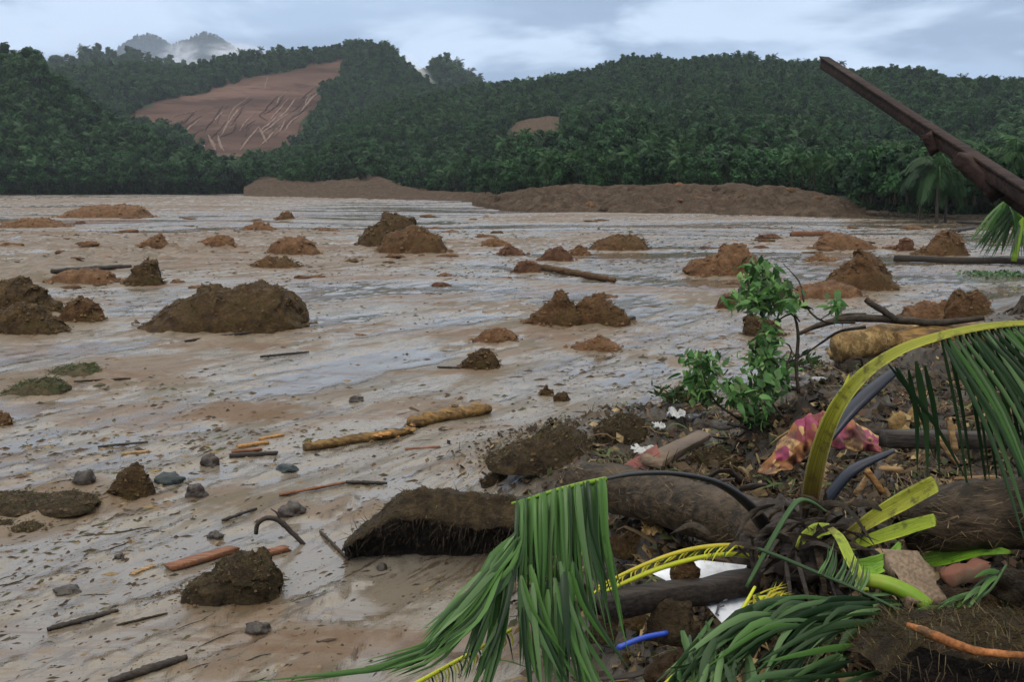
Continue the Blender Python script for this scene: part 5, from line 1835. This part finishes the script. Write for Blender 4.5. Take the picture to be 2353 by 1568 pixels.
for px, py, n, lab in ((1600, 930, 150, 'dark green weeds at the left foot of the leafy branch'), (1545, 922, 110, 'low green frond scraps on the mud before the white bag'), (1745, 975, 160, 'dark green weeds under the middle of the leafy branch'), (1850, 850, 120, 'green weeds beside the peeled logs')):
    c = on(px, py)
    s = c[1] / FPX
    WD = thing('weed_patch', c, lab, 'weeds')
    sp_ = Soup()
    for q in range(n):
        p = c + np.array([rg.normal() * 24 * s, rg.normal() * 20 * s, abs(rg.normal()) * 14 * s])
        d = nrm([rg.normal(), rg.normal() * .6 - .3, rg.uniform(-.2, 1)])
        l = rg.uniform(14, 34) * s
        w = nrm(np.cross(d, [.2, 1, .3])) * rg.uniform(1.5, 4.5) * s
        cc = np.array([(.03, .075, .025), (.05, .11, .04), (.015, .032, .014), (.05, .06, .02)][rg.integers(0, 4)])
        sp_.add([p, p + d * l * .45 - w, p + d * l, p + d * l * .45 + w], [(0, 1, 2, 3)], cc)
    sp_.build('leaves', TINT_LEAF, WD)['kind'] = 'stuff'

sp_ = Soup()
for (cx_, cy_, sx, sy, n) in CLUS:
    for q in range(n * 3):
        p = at(cx_ + rg.normal() * sx * .62, cy_ + rg.normal() * sy * .65, zb + .1 + rg.normal() * .2)
        l = rg.uniform(9, 17) * zb / FPX
        cc = np.array([(.04, .11, .03), (.075, .19, .05), (.022, .06, .018), (.15, .25, .085)][rg.integers(0, 4)]) * rg.uniform(.7, 1.2)
        sp_.add(leaf_quad(p, nrm(rg.normal(size=3) * .8 + [0, -.7, .7]), l, .55, rg.uniform(0, 6.28), rg), [(0, 1, 2, 3)], cc)
sl = sp_.build('small_leaves', TINT_LEAF, SH)
sl['kind'] = 'stuff'

# ------------------------------------------------------------------ bare branch and peeled logs
c = on(2000, 830)
zb2 = float((c - CAM) @ FWD)
BR = thing('bare_branch', at(2050, 740, zb2), 'long dark bare branch with a fork lying over the peeled logs', 'branch')
s = zb2 / FPX
for pts, rad in (([(1835, 768), (1890, 745), (1960, 732), (2060, 735), (2150, 742), (2260, 732)], [4, 7, 9, 10, 8, 6]), ([(2058, 735), (2030, 715), (2005, 700), (1988, 688)], [8, 8, 7, 6]), ([(1905, 742), (1935, 725), (1990, 722)], [5, 4, 3])):
    obj('branch', *tube(pxpath(pts, 20, zb2, zb2 + .1), np.array(rad) * s, 8, .3, len(pts)), BARK, BR)
for (a, b, ra, rb, mt, lab) in (((1925, 800), (2110, 780), 40, 36, PALE_WOOD, 'thick peeled yellow log, uppermost of the pile'), ((2060, 790), (2260, 770), 34, 30, BARK_OCHRE, 'mossy brown log right of the peeled yellow log'), ((1935, 845), (2100, 835), 32, 28, BARK, 'dark log under the peeled yellow log'), ((2060, 850), (2300, 830), 40, 34, BARK, 'dark thick log at the right of the pile')):
    p, q = at(*a, zb2), at(*b, zb2 + .5)
    P = curve([p, .5 * (p + q) + [0, 0, .03], q], 24)
    V, F = tube(P, np.array([ra * .8, ra, .5 * (ra + rb), rb]) * s, 16, .22, ra)
    tag(obj('log', V, F, mt, None, .5 * (p + q)), lab, 'log', 'logs piled on the debris bank')
for (px, py, wp, hp, mt, lab) in ((1945, 808, 44, 26, PALE_WOOD, 'rounded yellow lump at the left end of the peeled log'), (1880, 985, 20, 14, STONE, 'small grey stone behind the floral cloth'), (2062, 965, 22, 30, PALE_WOOD, 'pale yellow root knob left of the hanging dark leaflets'), (2082, 1000, 26, 30, PALE_WOOD, 'lower pale root knob beside the dark leaflets'), (2100, 955, 18, 26, PALE_WOOD, 'upper pale root knob beside the dark leaflets'), (2190, 990, 14, 22, PALE_WOOD, 'pale splintered root seen through the dark leaflets')):
    q = on(px, py + hp)
    s_ = q[1] / FPX
    V, F = rock(q + np.array([0, 0, hp * s_ * .6]), wp * s_, wp * s_ * .8, hp * s_, px, .45)
    tag(obj('stone' if mt is STONE else 'knob_stump', V, F, mt, None, q), lab, 'stone' if mt is STONE else 'driftwood')

# ------------------------------------------------------------------ cloth
top = [(1742, 1086), (1788, 1020), (1832, 968), (1870, 950), (1910, 948), (1960, 968), (2028, 1006)]
bot = [(1768, 1092), (1818, 1078), (1850, 1052), (1880, 1034), (1915, 1030), (1965, 1036), (2022, 1040)]
nu, nv = 60, 22
Tc, Bc = curve([(a, b, 0) for a, b in top], nu), curve([(a, b, 0) for a, b in bot], nu)
zcl = float((on(1880, 1050) - CAM) @ FWD) - .1
V = []
for i in range(nu):
    for j in range(nv):
        f = j / (nv - 1)
        q = Tc[i] * (1 - f) + Bc[i] * f
        p = at(q[0], q[1], zcl - .55 + .15 * (1 - f) - .06 * math.sin(f * math.pi))
        fo = fbm(i * .22 - j * .05, j * .06, 0, 55, 3)
        V.append(p + np.array([0, -.14 * fo + .03 * math.sin(i * .75 + j * .2), .06 * fo]))
cc_ = np.mean(V, axis=0)
CL = obj('cloth', V, grid_faces(nu, nv), CLOTH, None, cc_)
tag(CL, 'pink and orange floral cloth draped on the debris behind the yellow frond', 'cloth')
sm = CL.modifiers.new('thickness', 'SOLIDIFY')
sm.thickness = .006

# twigs and limp dead leaves tangled in the bank
rg = np.random.default_rng(320)
n = 0
while n < 70:
    d = math.exp(rg.uniform(math.log(5.2), math.log(19)))
    x = rg.uniform(-.12, .5) * d
    if max(float(bank_mask(x, d)[0]), float(bank_mask(x, d)[1])) < .3:
        continue
    o = bpy.data.objects.new('twig', STICKS[n % 5])
    o.location = (x, d, float(ground(x, d)) + .06)
    ln = rg.uniform(.3, 1.1)
    o.scale = (ln, ln * 1.6, ln * rg.uniform(.5, 1))
    o.rotation_euler = (rg.uniform(0, 6), rg.normal() * .28, rg.uniform(0, 3.14))
    COL.objects.link(o)
    zone = ('behind the fallen trunk' if d > 12 else ('beside the floral cloth' if x > 1.5 else 'just behind the fallen trunk')) if d > 8 else ('left of the black palm crown' if x < 1.3 else 'right of the black palm crown')
    tag(o, 'dark crooked twig tangled in the debris ' + zone, 'twig', 'twigs tangled in the debris bank')
    n += 1
sp_ = Soup()
for q in range(1500):
    d = math.exp(rg.uniform(math.log(4.2), math.log(18)))
    x = rg.uniform(-.1, .52) * d
    if rg.uniform() > max(float(bank_mask(x, d)[0]), float(bank_mask(x, d)[1])):
        continue
    a = rg.uniform(0, 6.28)
    l = rg.uniform(.12, .5)
    dr = np.array([math.cos(a), math.sin(a), 0])
    p = np.array([x, d, float(ground(x, d)) + .02])
    P_ = curve([p, p + dr * l * .4 + [0, 0, rg.uniform(.02, .10)], p + dr * l * .75 + rg.normal(size=3) * .03 + [0, 0, .03], p + dr * l + rg.normal(size=3) * .04], 6)
    V, F = blade(P_, rg.uniform(.010, .034), nrm([rg.normal() * .4, -.4, 1]), fold=.12)
    sp_.add(V, [tuple(f_) for f_ in F], np.array([(.10, .068, .03), (.045, .03, .014), (.17, .125, .055), (.03, .055, .016), (.05, .085, .024), (.02, .016, .01), (.07, .04, .02)][rg.integers(0, 7)]) * rg.uniform(.7, 1.2))
tag(sp_.build('dead_leaves', TINT, smooth=True), 'limp brown and olive leaf strips strewn over the debris bank', kind='stuff')

# ------------------------------------------------------------------ boards, plastic and other rubbish
p, q = on(1392, 1150), on(1512, 1090)
s = .5 * (p[1] + q[1]) / FPX
REDP = plain('faded_red_paint', (.17, .055, .042), .6, .3, dirt=(.05, .033, .022), da=.85)
tag(obj('board', *plank(p + [0, 0, .12], q + [0, 0, .16], 50 * s, 10 * s, upv=(0, -.7, .7), seed=61), REDP, None, p), 'board with faded red paint behind the dark arching frond stalk', 'plank')
p, q = on(1500, 1090), on(1618, 1022)
s = .5 * (p[1] + q[1]) / FPX
tag(obj('board', *plank(p + [0, 0, .1], q + [0, 0, .12], 40 * s, 18 * s, upv=(0, -.5, .8), seed=62), WOOD_GREY, None, p), 'weathered grey brown board above the red painted board', 'plank')
pa, pb = at(1375, 1398, 4.55), at(1735, 1338, 5.0)
tag(obj('beam', *plank(pa, pb, .10, .115, seed=63), WOOD_DARK, None, .5 * (pa + pb)), 'black square beam lying across the white sign board', 'beam')
tag(obj('beam', *plank(at(2030, 1010, 6.2), at(2330, 1012, 6.4), .10, .10, seed=64), WOOD_DARK, None, at(2150, 1010, 6.3)), 'dark beam behind the hanging dark leaflets', 'beam')
# white sign board
SG = thing('sign_board', at(1640, 1370, 4.98), 'broken white sign board under the black square beam', 'sign')
zq = [5.02, 5.1, 5.14, 4.85, 4.8, 4.86]
poly = [(1496, 1318), (1610, 1288), (1716, 1300), (1722, 1420), (1672, 1448), (1606, 1372)]
fr_ = [at(a, b, z) for (a, b), z in zip(poly, zq)]
nb_ = np.array([0, .012, -.006])
V = fr_ + [v + nb_ for v in fr_]
m6 = 6
F = [tuple(range(m6 - 1, -1, -1)), tuple(range(m6, 2 * m6))] + [(i, (i + 1) % m6, (i + 1) % m6 + m6, i + m6) for i in range(m6)]
obj('panel', V, F, BOARD, SG, smooth=False)
o0, ex_, ey_ = at(1646, 1412, 4.815), None, None
ex_ = nrm(at(1674, 1402, 4.815) - o0)
ey_ = nrm(at(1652, 1382, 4.85) - o0)
k1 = 4.8 / FPX
for (a0, b0, a1, b1, w) in ((0, 0, 3, 30, 5), (3, 30, 22, 27, 4.5), (2, 16, 17, 14, 4), (0, 0, 8, -7, 4)):
    V, F = plank(o0 + ex_ * a0 * k1 + ey_ * b0 * k1, o0 + ex_ * a1 * k1 + ey_ * b1 * k1, w * k1, .003, upv=np.cross(ex_, ey_), rough=0, seed=3)
    obj('letter_stroke', V, F, INK, SG)
pp = at(1540, 1395, 4.6)
V, F = rock(at(1545, 1445, 4.62), .13, .11, .11, 5, .6)
tag(obj('soil_clump', V, F, E['sod'], None, at(1545, 1445, 4.62)), 'brown soil clump left of the white sign board', 'soil clump')
V, F = rock(at(1570, 1320, 4.9), .07, .07, .09, 8, .5)
tag(obj('soil_clump', V, F, E['mid'], None, at(1570, 1320, 4.9)), 'small brown clump on top of the white sign board', 'soil clump')
tag(obj('tube', *tube(pxpath([(1420, 1490), (1475, 1468), (1532, 1456)], 12, 4.3, 4.5), .0125, 10), BLUEP, None, at(1475, 1468, 4.4)), 'short bright blue plastic tube right of the hanging leaflets', 'tube')


def crumple(px, py, wpx, hpx, mt, name, lab, cat, seed, dz=0):
    q = on(px, py + hpx * .4)
    s = q[1] / FPX
    nu, nv = 16, 12
    a, b = np.meshgrid(np.linspace(-1, 1, nu), np.linspace(-1, 1, nv), indexing='ij')
    n1 = fbm(a * 1.4 + seed, b * 1.4, 0, seed, 3)
    n2 = fbm(a * 1.4 + seed, b * 1.4, 5, seed + 1, 3)
    edge = 1 + .35 * fbm(a * 2, b * 2, 9, seed, 2)
    V = np.stack([q[0] + a * wpx * .5 * s * edge + .2 * wpx * s * n2, q[1] + b * wpx * .3 * s * edge, q[2] + hpx * s * (.35 + .3 * (b + 1) * .5 + .75 * n1)], -1).reshape(-1, 3)
    o = obj(name, V, grid_faces(nu, nv), mt, None, q, smooth=False)
    md = o.modifiers.new('thickness', 'SOLIDIFY')
    md.thickness = .004
    return tag(o, lab, cat)


crumple(1478, 1036, 52, 26, WHITE, 'plastic_scrap', 'crumpled white plastic scrap in front of the rooty brown heap', 'plastic scrap', 1)
crumple(1552, 955, 40, 34, WHITE, 'plastic_bag', 'torn white plastic bag beside the black plastic bottle', 'plastic bag', 2)
crumple(1512, 982, 30, 26, WHITE, 'plastic_scrap', 'small white scrap left of the torn white bag', 'plastic scrap', 3)
crumple(1505, 1215, 60, 26, PALE_WOOD, 'husk_scrap', 'pale torn husk below the fallen trunk', 'husk', 4)
crumple(1590, 1242, 44, 24, WHITE, 'paper_scrap', 'pale paper scrap just above the yellow ribs', 'paper scrap', 5)


def bottle(a, b, r, mt, lab, name='bottle', cap=None):
    p, q = on(*a), on(*b)
    s = .5 * (p[1] + q[1]) / FPX
    p, q = p + [0, 0, r * s], q + [0, 0, r * s * 1.1]
    t = thing(name, p, lab, 'bottle')
    ax = q - p
    st = [(0, .6), (.03, .95), (.1, 1), (.35, .97), (.4, .92), (.45, 1), (.68, 1), (.8, .7), (.88, .36), (.95, .34)]
    P = np.array([p + ax * f for f, _ in st])
    V, F = tube(P, np.array([v for _, v in st]) * r * s, 14)
    obj('body', V, F, mt, t)
    V, F = tube(np.array([p + ax * .95, p + ax * 1.0]), np.array([.4, .4]) * r * s, 12)
    obj('cap', V, F, cap or BLUEP, t)


bottle((1578, 978), (1650, 965), 13, BLACKP, 'black plastic bottle beside the torn white bag', cap=BLACKP)
bottle((1868, 880), (1945, 892), 9, WHITE, 'white plastic bottle lying behind the yellow frond')
p = on(1835, 890)
s = p[1] / FPX
TY = thing('tyre', p, 'black tyre half hidden between the leafy branch and white bottle', 'tyre')
V, F = [], []
for i in range(28):
    for j in range(10):
        a, b = 2 * math.pi * i / 28, 2 * math.pi * j / 10
        r_ = 30 + 13 * math.cos(b)
        V.append(p + np.array([r_ * math.cos(a), r_ * math.sin(a) * .9 + 20, 10 + 11 * math.sin(b) + .25 * r_ * math.sin(a)]) * s)
for i in range(28):
    for j in range(10):
        F.append((i * 10 + j, ((i + 1) % 28) * 10 + j, ((i + 1) % 28) * 10 + (j + 1) % 10, i * 10 + (j + 1) % 10))
obj('tread', V, F, BLACKP, TY)

# big fallen log, brown husk, brick, splinters at the right
P = [at(2075, 1205, 5.0), at(2200, 1190, 4.9), at(2340, 1180, 4.8), at(2480, 1175, 4.7), at(2700, 1180, 4.6)]
P = curve(P, 60)
V, F = tube(P, [.13, .17, .175, .18, .18], 26, .22, 9)
LG = thing('fallen_log', P[0], 'thick fibrous brown log cut by the right edge', 'log')
obj('trunk', V, F, FIBRE, LG)
sp_ = Soup()
for q in range(650):
    i = rg.integers(1, 58)
    a = rg.uniform(-.6, 2.6)
    t_ = nrm(P[i + 1] - P[i])
    s_ = nrm(np.cross(t_, [0, 0, 1]))
    u_ = np.cross(s_, t_)
    nv_ = s_ * math.cos(a) + u_ * math.sin(a)
    p = P[i] + nv_ * .172
    d = nrm(t_ * rg.choice([-1, 1]) + nv_ * .4 + rg.normal(size=3) * .5)
    l = rg.uniform(.03, .12)
    w = nrm(np.cross(d, nv_)) * rg.uniform(.001, .003)
    sp_.add([p - w, p + w, p + d * l * .6 + w * .6, p + d * l], [(0, 1, 2, 3)], [(.12, .085, .045), (.18, .13, .07), (.05, .035, .02)][rg.integers(0, 3)])
sp_.build('bark_fibre', TINT, LG)['kind'] = 'stuff'
tag(obj('husk', *plank(at(2072, 1278, 4.5), at(2130, 1392, 4.25), .17, .05, upv=(0, -.8, .5), rough=.12, seed=66), grainy('brown_husk', (.10, .07, .045), (.19, .14, .095), 2, 4), None, at(2100, 1330, 4.4)), 'broad brown husk right of the thick green stalk', 'husk')
V, F = plank(at(2170, 1330, 4.4), at(2262, 1306, 4.4), .085, .075, rough=.1, seed=67)
tag(obj('brick', V, F, plain('broken_brick', (.13, .055, .036), .85, .2, da=.85), None, at(2210, 1318, 4.4)), 'broken reddish brick under the flat green stalk', 'brick')
for k, (a, b, mt, lab) in enumerate((((1990, 1080), (2030, 1135), WOOD_ORANGE, 'reddish splintered wood stake left of the cut yellow stalks'), ((2020, 1075), (2075, 1082), WOOD_TAN, 'tan splinter on the debris above the cut yellow stalks'), ((1965, 1140), (1992, 1100), WOOD_TAN, 'tan splinter standing beside the bluish stalk'), ((2190, 1102), (2290, 1098), WOOD_TAN, 'pale slat lying on top of the thick fibrous log'), ((2155, 1005), (2200, 1068), WOOD_TAN, 'pale slat among the hanging dark leaflets'), ((2180, 960), (2196, 1040), WOOD_TAN, 'upright pale splinter behind the dark leaflets'))):
    p, q = at(*a, 5.3 - .1 * (k == 3)), at(*b, 5.3 - .1 * (k == 3))
    tag(obj('splinter', *plank(p, q, .03 if k != 3 else .02, .02, upv=(0, -1, .3), rough=.2, seed=70 + k), mt, None, p), lab, 'wood scrap')

SCR = []
for k in range(6):
    V, F = plank((-.5, 0, 0), (.5, 0, 0), .16, .05, rough=.25, seed=300 + k)
    me = new_mesh('wood_scrap', V, F)
    me.materials.append([WOOD_TAN, WOOD_GREY, WOOD_DARK, WOOD_RED, BARK, WOOD_ORANGE][k])
    SCR.append(me)
rg = np.random.default_rng(310)
n = 0
while n < 90:
    d = math.exp(rg.uniform(math.log(5.0), math.log(19)))
    x = rg.uniform(-.1, .5) * d
    if max(float(bank_mask(x, d)[0]), float(bank_mask(x, d)[1])) < .3:
        continue
    k = int(rg.choice([0, 1, 2, 3, 4, 5], p=[.18, .27, .24, .1, .17, .04]))
    o = bpy.data.objects.new('wood_scrap', SCR[k])
    o.location = (x, d, float(ground(x, d)) + .03)
    ln = rg.uniform(.12, .55)
    o.scale = (ln, ln * rg.uniform(.4, .9), ln * rg.uniform(.4, .9))
    o.rotation_euler = (rg.normal() * .3, rg.normal() * .22, rg.uniform(0, 3.14))
    COL.objects.link(o)
    tag(o, ['short tan wood scrap lying in the debris', 'short grey brown wood scrap lying in the debris', 'short black wood scrap lying in the debris', 'short red brown wood scrap lying in the debris', 'short bark covered wood scrap lying in the debris', 'short orange wood scrap lying in the debris'][k], 'wood scrap', 'wood scraps lying in the debris bank')
    n += 1

# block of earth at the lower right corner with an orange root along its lip
c = at(2250, 1500, 3.45)
yd, s = c[1], 3.45 / FPX
SB = thing('soil_block', np.array([c[0], yd, float(ground(c[0], yd))]), 'dark straw covered block of soil filling the lower right corner', 'soil block')
nu, nv = 80, 44
U, VV = np.meshgrid(np.linspace(0, 1, nu), np.linspace(0, 1, nv), indexing='ij')
pxs = 2030 + 565 * U
topy = np.interp(pxs, [2030, 2070, 2120, 2220, 2353, 2595], [1500, 1462, 1432, 1402, 1392, 1395])
lip = np.interp(pxs, [2030, 2070, 2110, 2170, 2260, 2353, 2595], [1530, 1490, 1456, 1480, 1502, 1512, 1520])
Xs = (pxs - CX) * s
ztop, zl = 4 - (topy - HOR) * s * 1.06, 4 - (lip - HOR) * s
gz = ground(Xs, yd) - .1
Zs = np.where(VV < .5, ztop - .25 * (1 - VV / .5) ** 2 - (ztop - zl) * np.clip(VV / .5, 0, 1) ** 2, zl + (gz - zl) * (VV - .5) / .5)
Ys = np.where(VV < .5, yd + .7 - .7 * VV / .5, yd + .0 + .03 * np.sin((VV - .5) / .5 * math.pi * .5))
nn = fbm(Xs * 4, Ys * 4, Zs * 4, 73, 5, .6)
Zs, Ys = Zs + .03 * nn, Ys + .05 * nn
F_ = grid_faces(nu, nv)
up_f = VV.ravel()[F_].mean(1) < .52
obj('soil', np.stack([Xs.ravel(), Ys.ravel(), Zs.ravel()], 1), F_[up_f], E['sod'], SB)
obj('cut_face', np.stack([Xs.ravel(), Ys.ravel(), Zs.ravel()], 1), F_[~up_f], ROOTM, SB)  # soil face with shade below the lip painted into its colour
sp_ = Soup()
rg = np.random.default_rng(74)
for q in range(3200):
    i, low = rg.integers(1, nu - 1), rg.uniform() < .15
    j = rg.integers(nv // 2, nv - 4) if low else rg.integers(4, nv // 2 + 1)
    p = np.array([Xs[i, j], Ys[i, j], Zs[i, j]])
    d = nrm([rg.normal() * .4, -.4, -.9]) if low else nrm([rg.normal(), rg.normal() * .8, rg.normal() * .35 + .12])
    cc = [(.03, .022, .012), (.05, .036, .018), (.09, .065, .03)][rg.integers(0, 3)] if low else [(.15, .11, .05), (.09, .065, .03), (.06, .065, .024), (.04, .03, .016), (.20, .15, .075)][rg.integers(0, 5)]
    l = rg.uniform(.02, .10)
    w = nrm(np.cross(d, [.2, 1, .4])) * rg.uniform(.0008, .0026)
    sp_.add([p - w, p + w, p + d * l * .6 + w * .6, p + d * l], [(0, 1, 2, 3)], cc)
sp_.build('straw', TINT, SB)['kind'] = 'stuff'
ORR = earth('orange_root', (.16, .06, .02), (.42, .16, .05), scale=9, rough=.7, bump=.01, moss=(.07, .045, .022))
RT = curve([at(2085, 1436, 3.42), at(2130, 1455, 3.36), at(2200, 1484, 3.34), at(2260, 1500, 3.34), at(2370, 1508, 3.36), at(2520, 1512, 3.4)], 40)
tag(obj('root', *tube(RT, np.array([.008, .017, .016, .014, .012, .012]), 9, .3, 3), ORR, None, RT[0]), 'orange brown root curving along the lip of the soil block', 'root')
# dirt bank clods around the pot and under the frond
for k, (px, py, wp, hp, lab) in enumerate(((2040, 1500, 60, 50, 'mossy clod left of the orange root'), (1560, 1540, 80, 40, 'dark wet clod at the bottom edge beside the crushed frond'), (1400, 1440, 60, 50, 'straw covered clod left of the blue tube'), (1480, 1415, 60, 34, 'straw covered clod above the blue tube'), (2290, 1340, 50, 40, 'brown clod behind the small torn spray'), (2230, 1392, 90, 55, 'straw covered clod behind the orange root'), (2340, 1352, 100, 60, 'big soil clod at the right edge behind the soil block'), (1450, 1250, 60, 40, 'rusty brown clod under the fallen trunk'))):
    q = on(px, py + hp * .5)
    s_ = q[1] / FPX
    V, F = rock(q + np.array([0, 0, hp * s_ * .3]), wp * s_, wp * s_ * .8, hp * s_, 900 + k, .5, 18)
    tag(obj('soil_clump', V, F, E['sod' if k % 2 == 0 else 'dark'], None, q), lab, 'soil clump')

# ------------------------------------------------------------------ the broken roof timber at the upper right
BM = thing('roof_timber', at(2353, 455, 4.4), 'dark broken roof timber slanting across the upper right', 'timber')
A_, B_ = at(1893, 147, 6.6), at(2353, 452, 4.35)
dirb = nrm(B_ - A_)
C_ = B_ + dirb * 1.5
upb = nrm(np.cross(np.cross(dirb, [0, 0, 1.0]), dirb))
V, F = plank(A_, C_, .045, .062, upv=upb, rough=.03, seed=80)
obj('beam', V, F, WOOD_BEAM, BM)
capA, capB = A_ + upb * .040 - dirb * .01, C_ + upb * .040
obj('cap_strip', *plank(capA, capB, .062, .013, upv=upb, rough=.03, seed=81), WOOD_BEAM, BM)
for a, b, w, h in (((2128, 308), (2152, 350), .06, .05), ((2205, 362), (2300, 452), .07, .075), ((2255, 392), (2420, 520), .05, .08)):
    obj('bracket', *plank(at(*a, 5.1 if w == .06 else 4.75), at(*b, 5.1 if w == .06 else 4.6), w, h, upv=upb, rough=.1, seed=int(w * 1000)), WOOD_BEAM, BM)
pz = C_ - dirb * .35
obj('post', *plank([pz[0], pz[1], float(ground(pz[0], pz[1])) - .1], [pz[0], pz[1], pz[2] - .04], .10, .10, upv=(0, 1, 0), seed=83), WOOD_BEAM, BM)

# ================================================================== AIR
HZ, t = mat_new('haze_air')
pv = N(t, 'ShaderNodeVolumePrincipled')
pv.inputs['Color'].default_value = (.72, .82, .95, 1)
pv.inputs['Density'].default_value = .00009
pv.inputs['Anisotropy'].default_value = 0.2
out = N(t, 'ShaderNodeOutputMaterial')
L(t, pv.outputs[0], out.inputs['Volume'])
MIST, t = mat_new('mist')
tcn = N(t, 'ShaderNodeTexCoord')
ln = N(t, 'ShaderNodeVectorMath', operation='LENGTH')
L(t, tcn.outputs['Object'], ln.inputs[0])
fall = maprange(t, ln.outputs['Value'], .25, 1.0, 1, 0)
mn = maprange(t, noise(t, tcn.outputs['Object'], 2.1, 4, .55, .6), .40, .66)
dn = M(t, 'MULTIPLY', M(t, 'MULTIPLY', fall, mn), .028)
pv2 = N(t, 'ShaderNodeVolumePrincipled')
pv2.inputs['Color'].default_value = (.97, .98, 1, 1)
L(t, dn, pv2.inputs['Density'])
out2 = N(t, 'ShaderNodeOutputMaterial')
L(t, pv2.outputs[0], out2.inputs['Volume'])
for (px, py, zc, wp, hp, dp, tilt) in ((410, 128, 1750, 60, 26, 90, -.5), (958, 160, 1000, 66, 22, 50, .75), (350, 142, 1700, 70, 14, 60, 0), (540, 118, 1800, 90, 26, 80, 0), (460, 152, 1650, 120, 16, 80, 0)):
    c = at(px, py, zc)
    V, F = rock((0, 0, 0), 1, 1, 1, px, 0, 14, -1)
    me = new_mesh('mist', V, F)
    me.materials.append(MIST)
    o = bpy.data.objects.new('mist', me)
    o.location = c
    o.scale = (wp * zc / FPX, dp, hp * zc / FPX)
    o.rotation_euler = (0, tilt, 0)
    COL.objects.link(o)
    tag(o, 'wisp of white mist hanging on the hills', kind='stuff')
MIST2, t = mat_new('thin_cloud')
pv3 = N(t, 'ShaderNodeVolumePrincipled')
pv3.inputs['Color'].default_value = (.68, .80, 1, 1)
pv3.inputs['Density'].default_value = .0022
out3 = N(t, 'ShaderNodeOutputMaterial')
L(t, pv3.outputs[0], out3.inputs['Volume'])
c = at(380, 160, 1680)
V, F = rock((0, 0, 0), 1, 1, 1, 1, .25, 20, -1)
me = new_mesh('mist', V, F)
me.materials.append(MIST2)
o = bpy.data.objects.new('mist', me)
o.location = c
o.scale = (330 * 1680 / FPX, 70, 105 * 1680 / FPX)
COL.objects.link(o)
tag(o, 'thin low cloud lying before the twin peaks', kind='stuff')
hx, z0, z1 = 3300, -2.4, 620
V = [(-hx, -hx, z0), (hx, -hx, z0), (hx, hx, z0), (-hx, hx, z0), (-hx, -hx, z1), (hx, -hx, z1), (hx, hx, z1), (-hx, hx, z1)]
F = [(3, 2, 1, 0), (4, 5, 6, 7), (0, 1, 5, 4), (1, 2, 6, 5), (2, 3, 7, 6), (3, 0, 4, 7)]
tag(obj('haze', V, F, HZ, smooth=False), 'thin pale haze over the whole valley', kind='stuff')
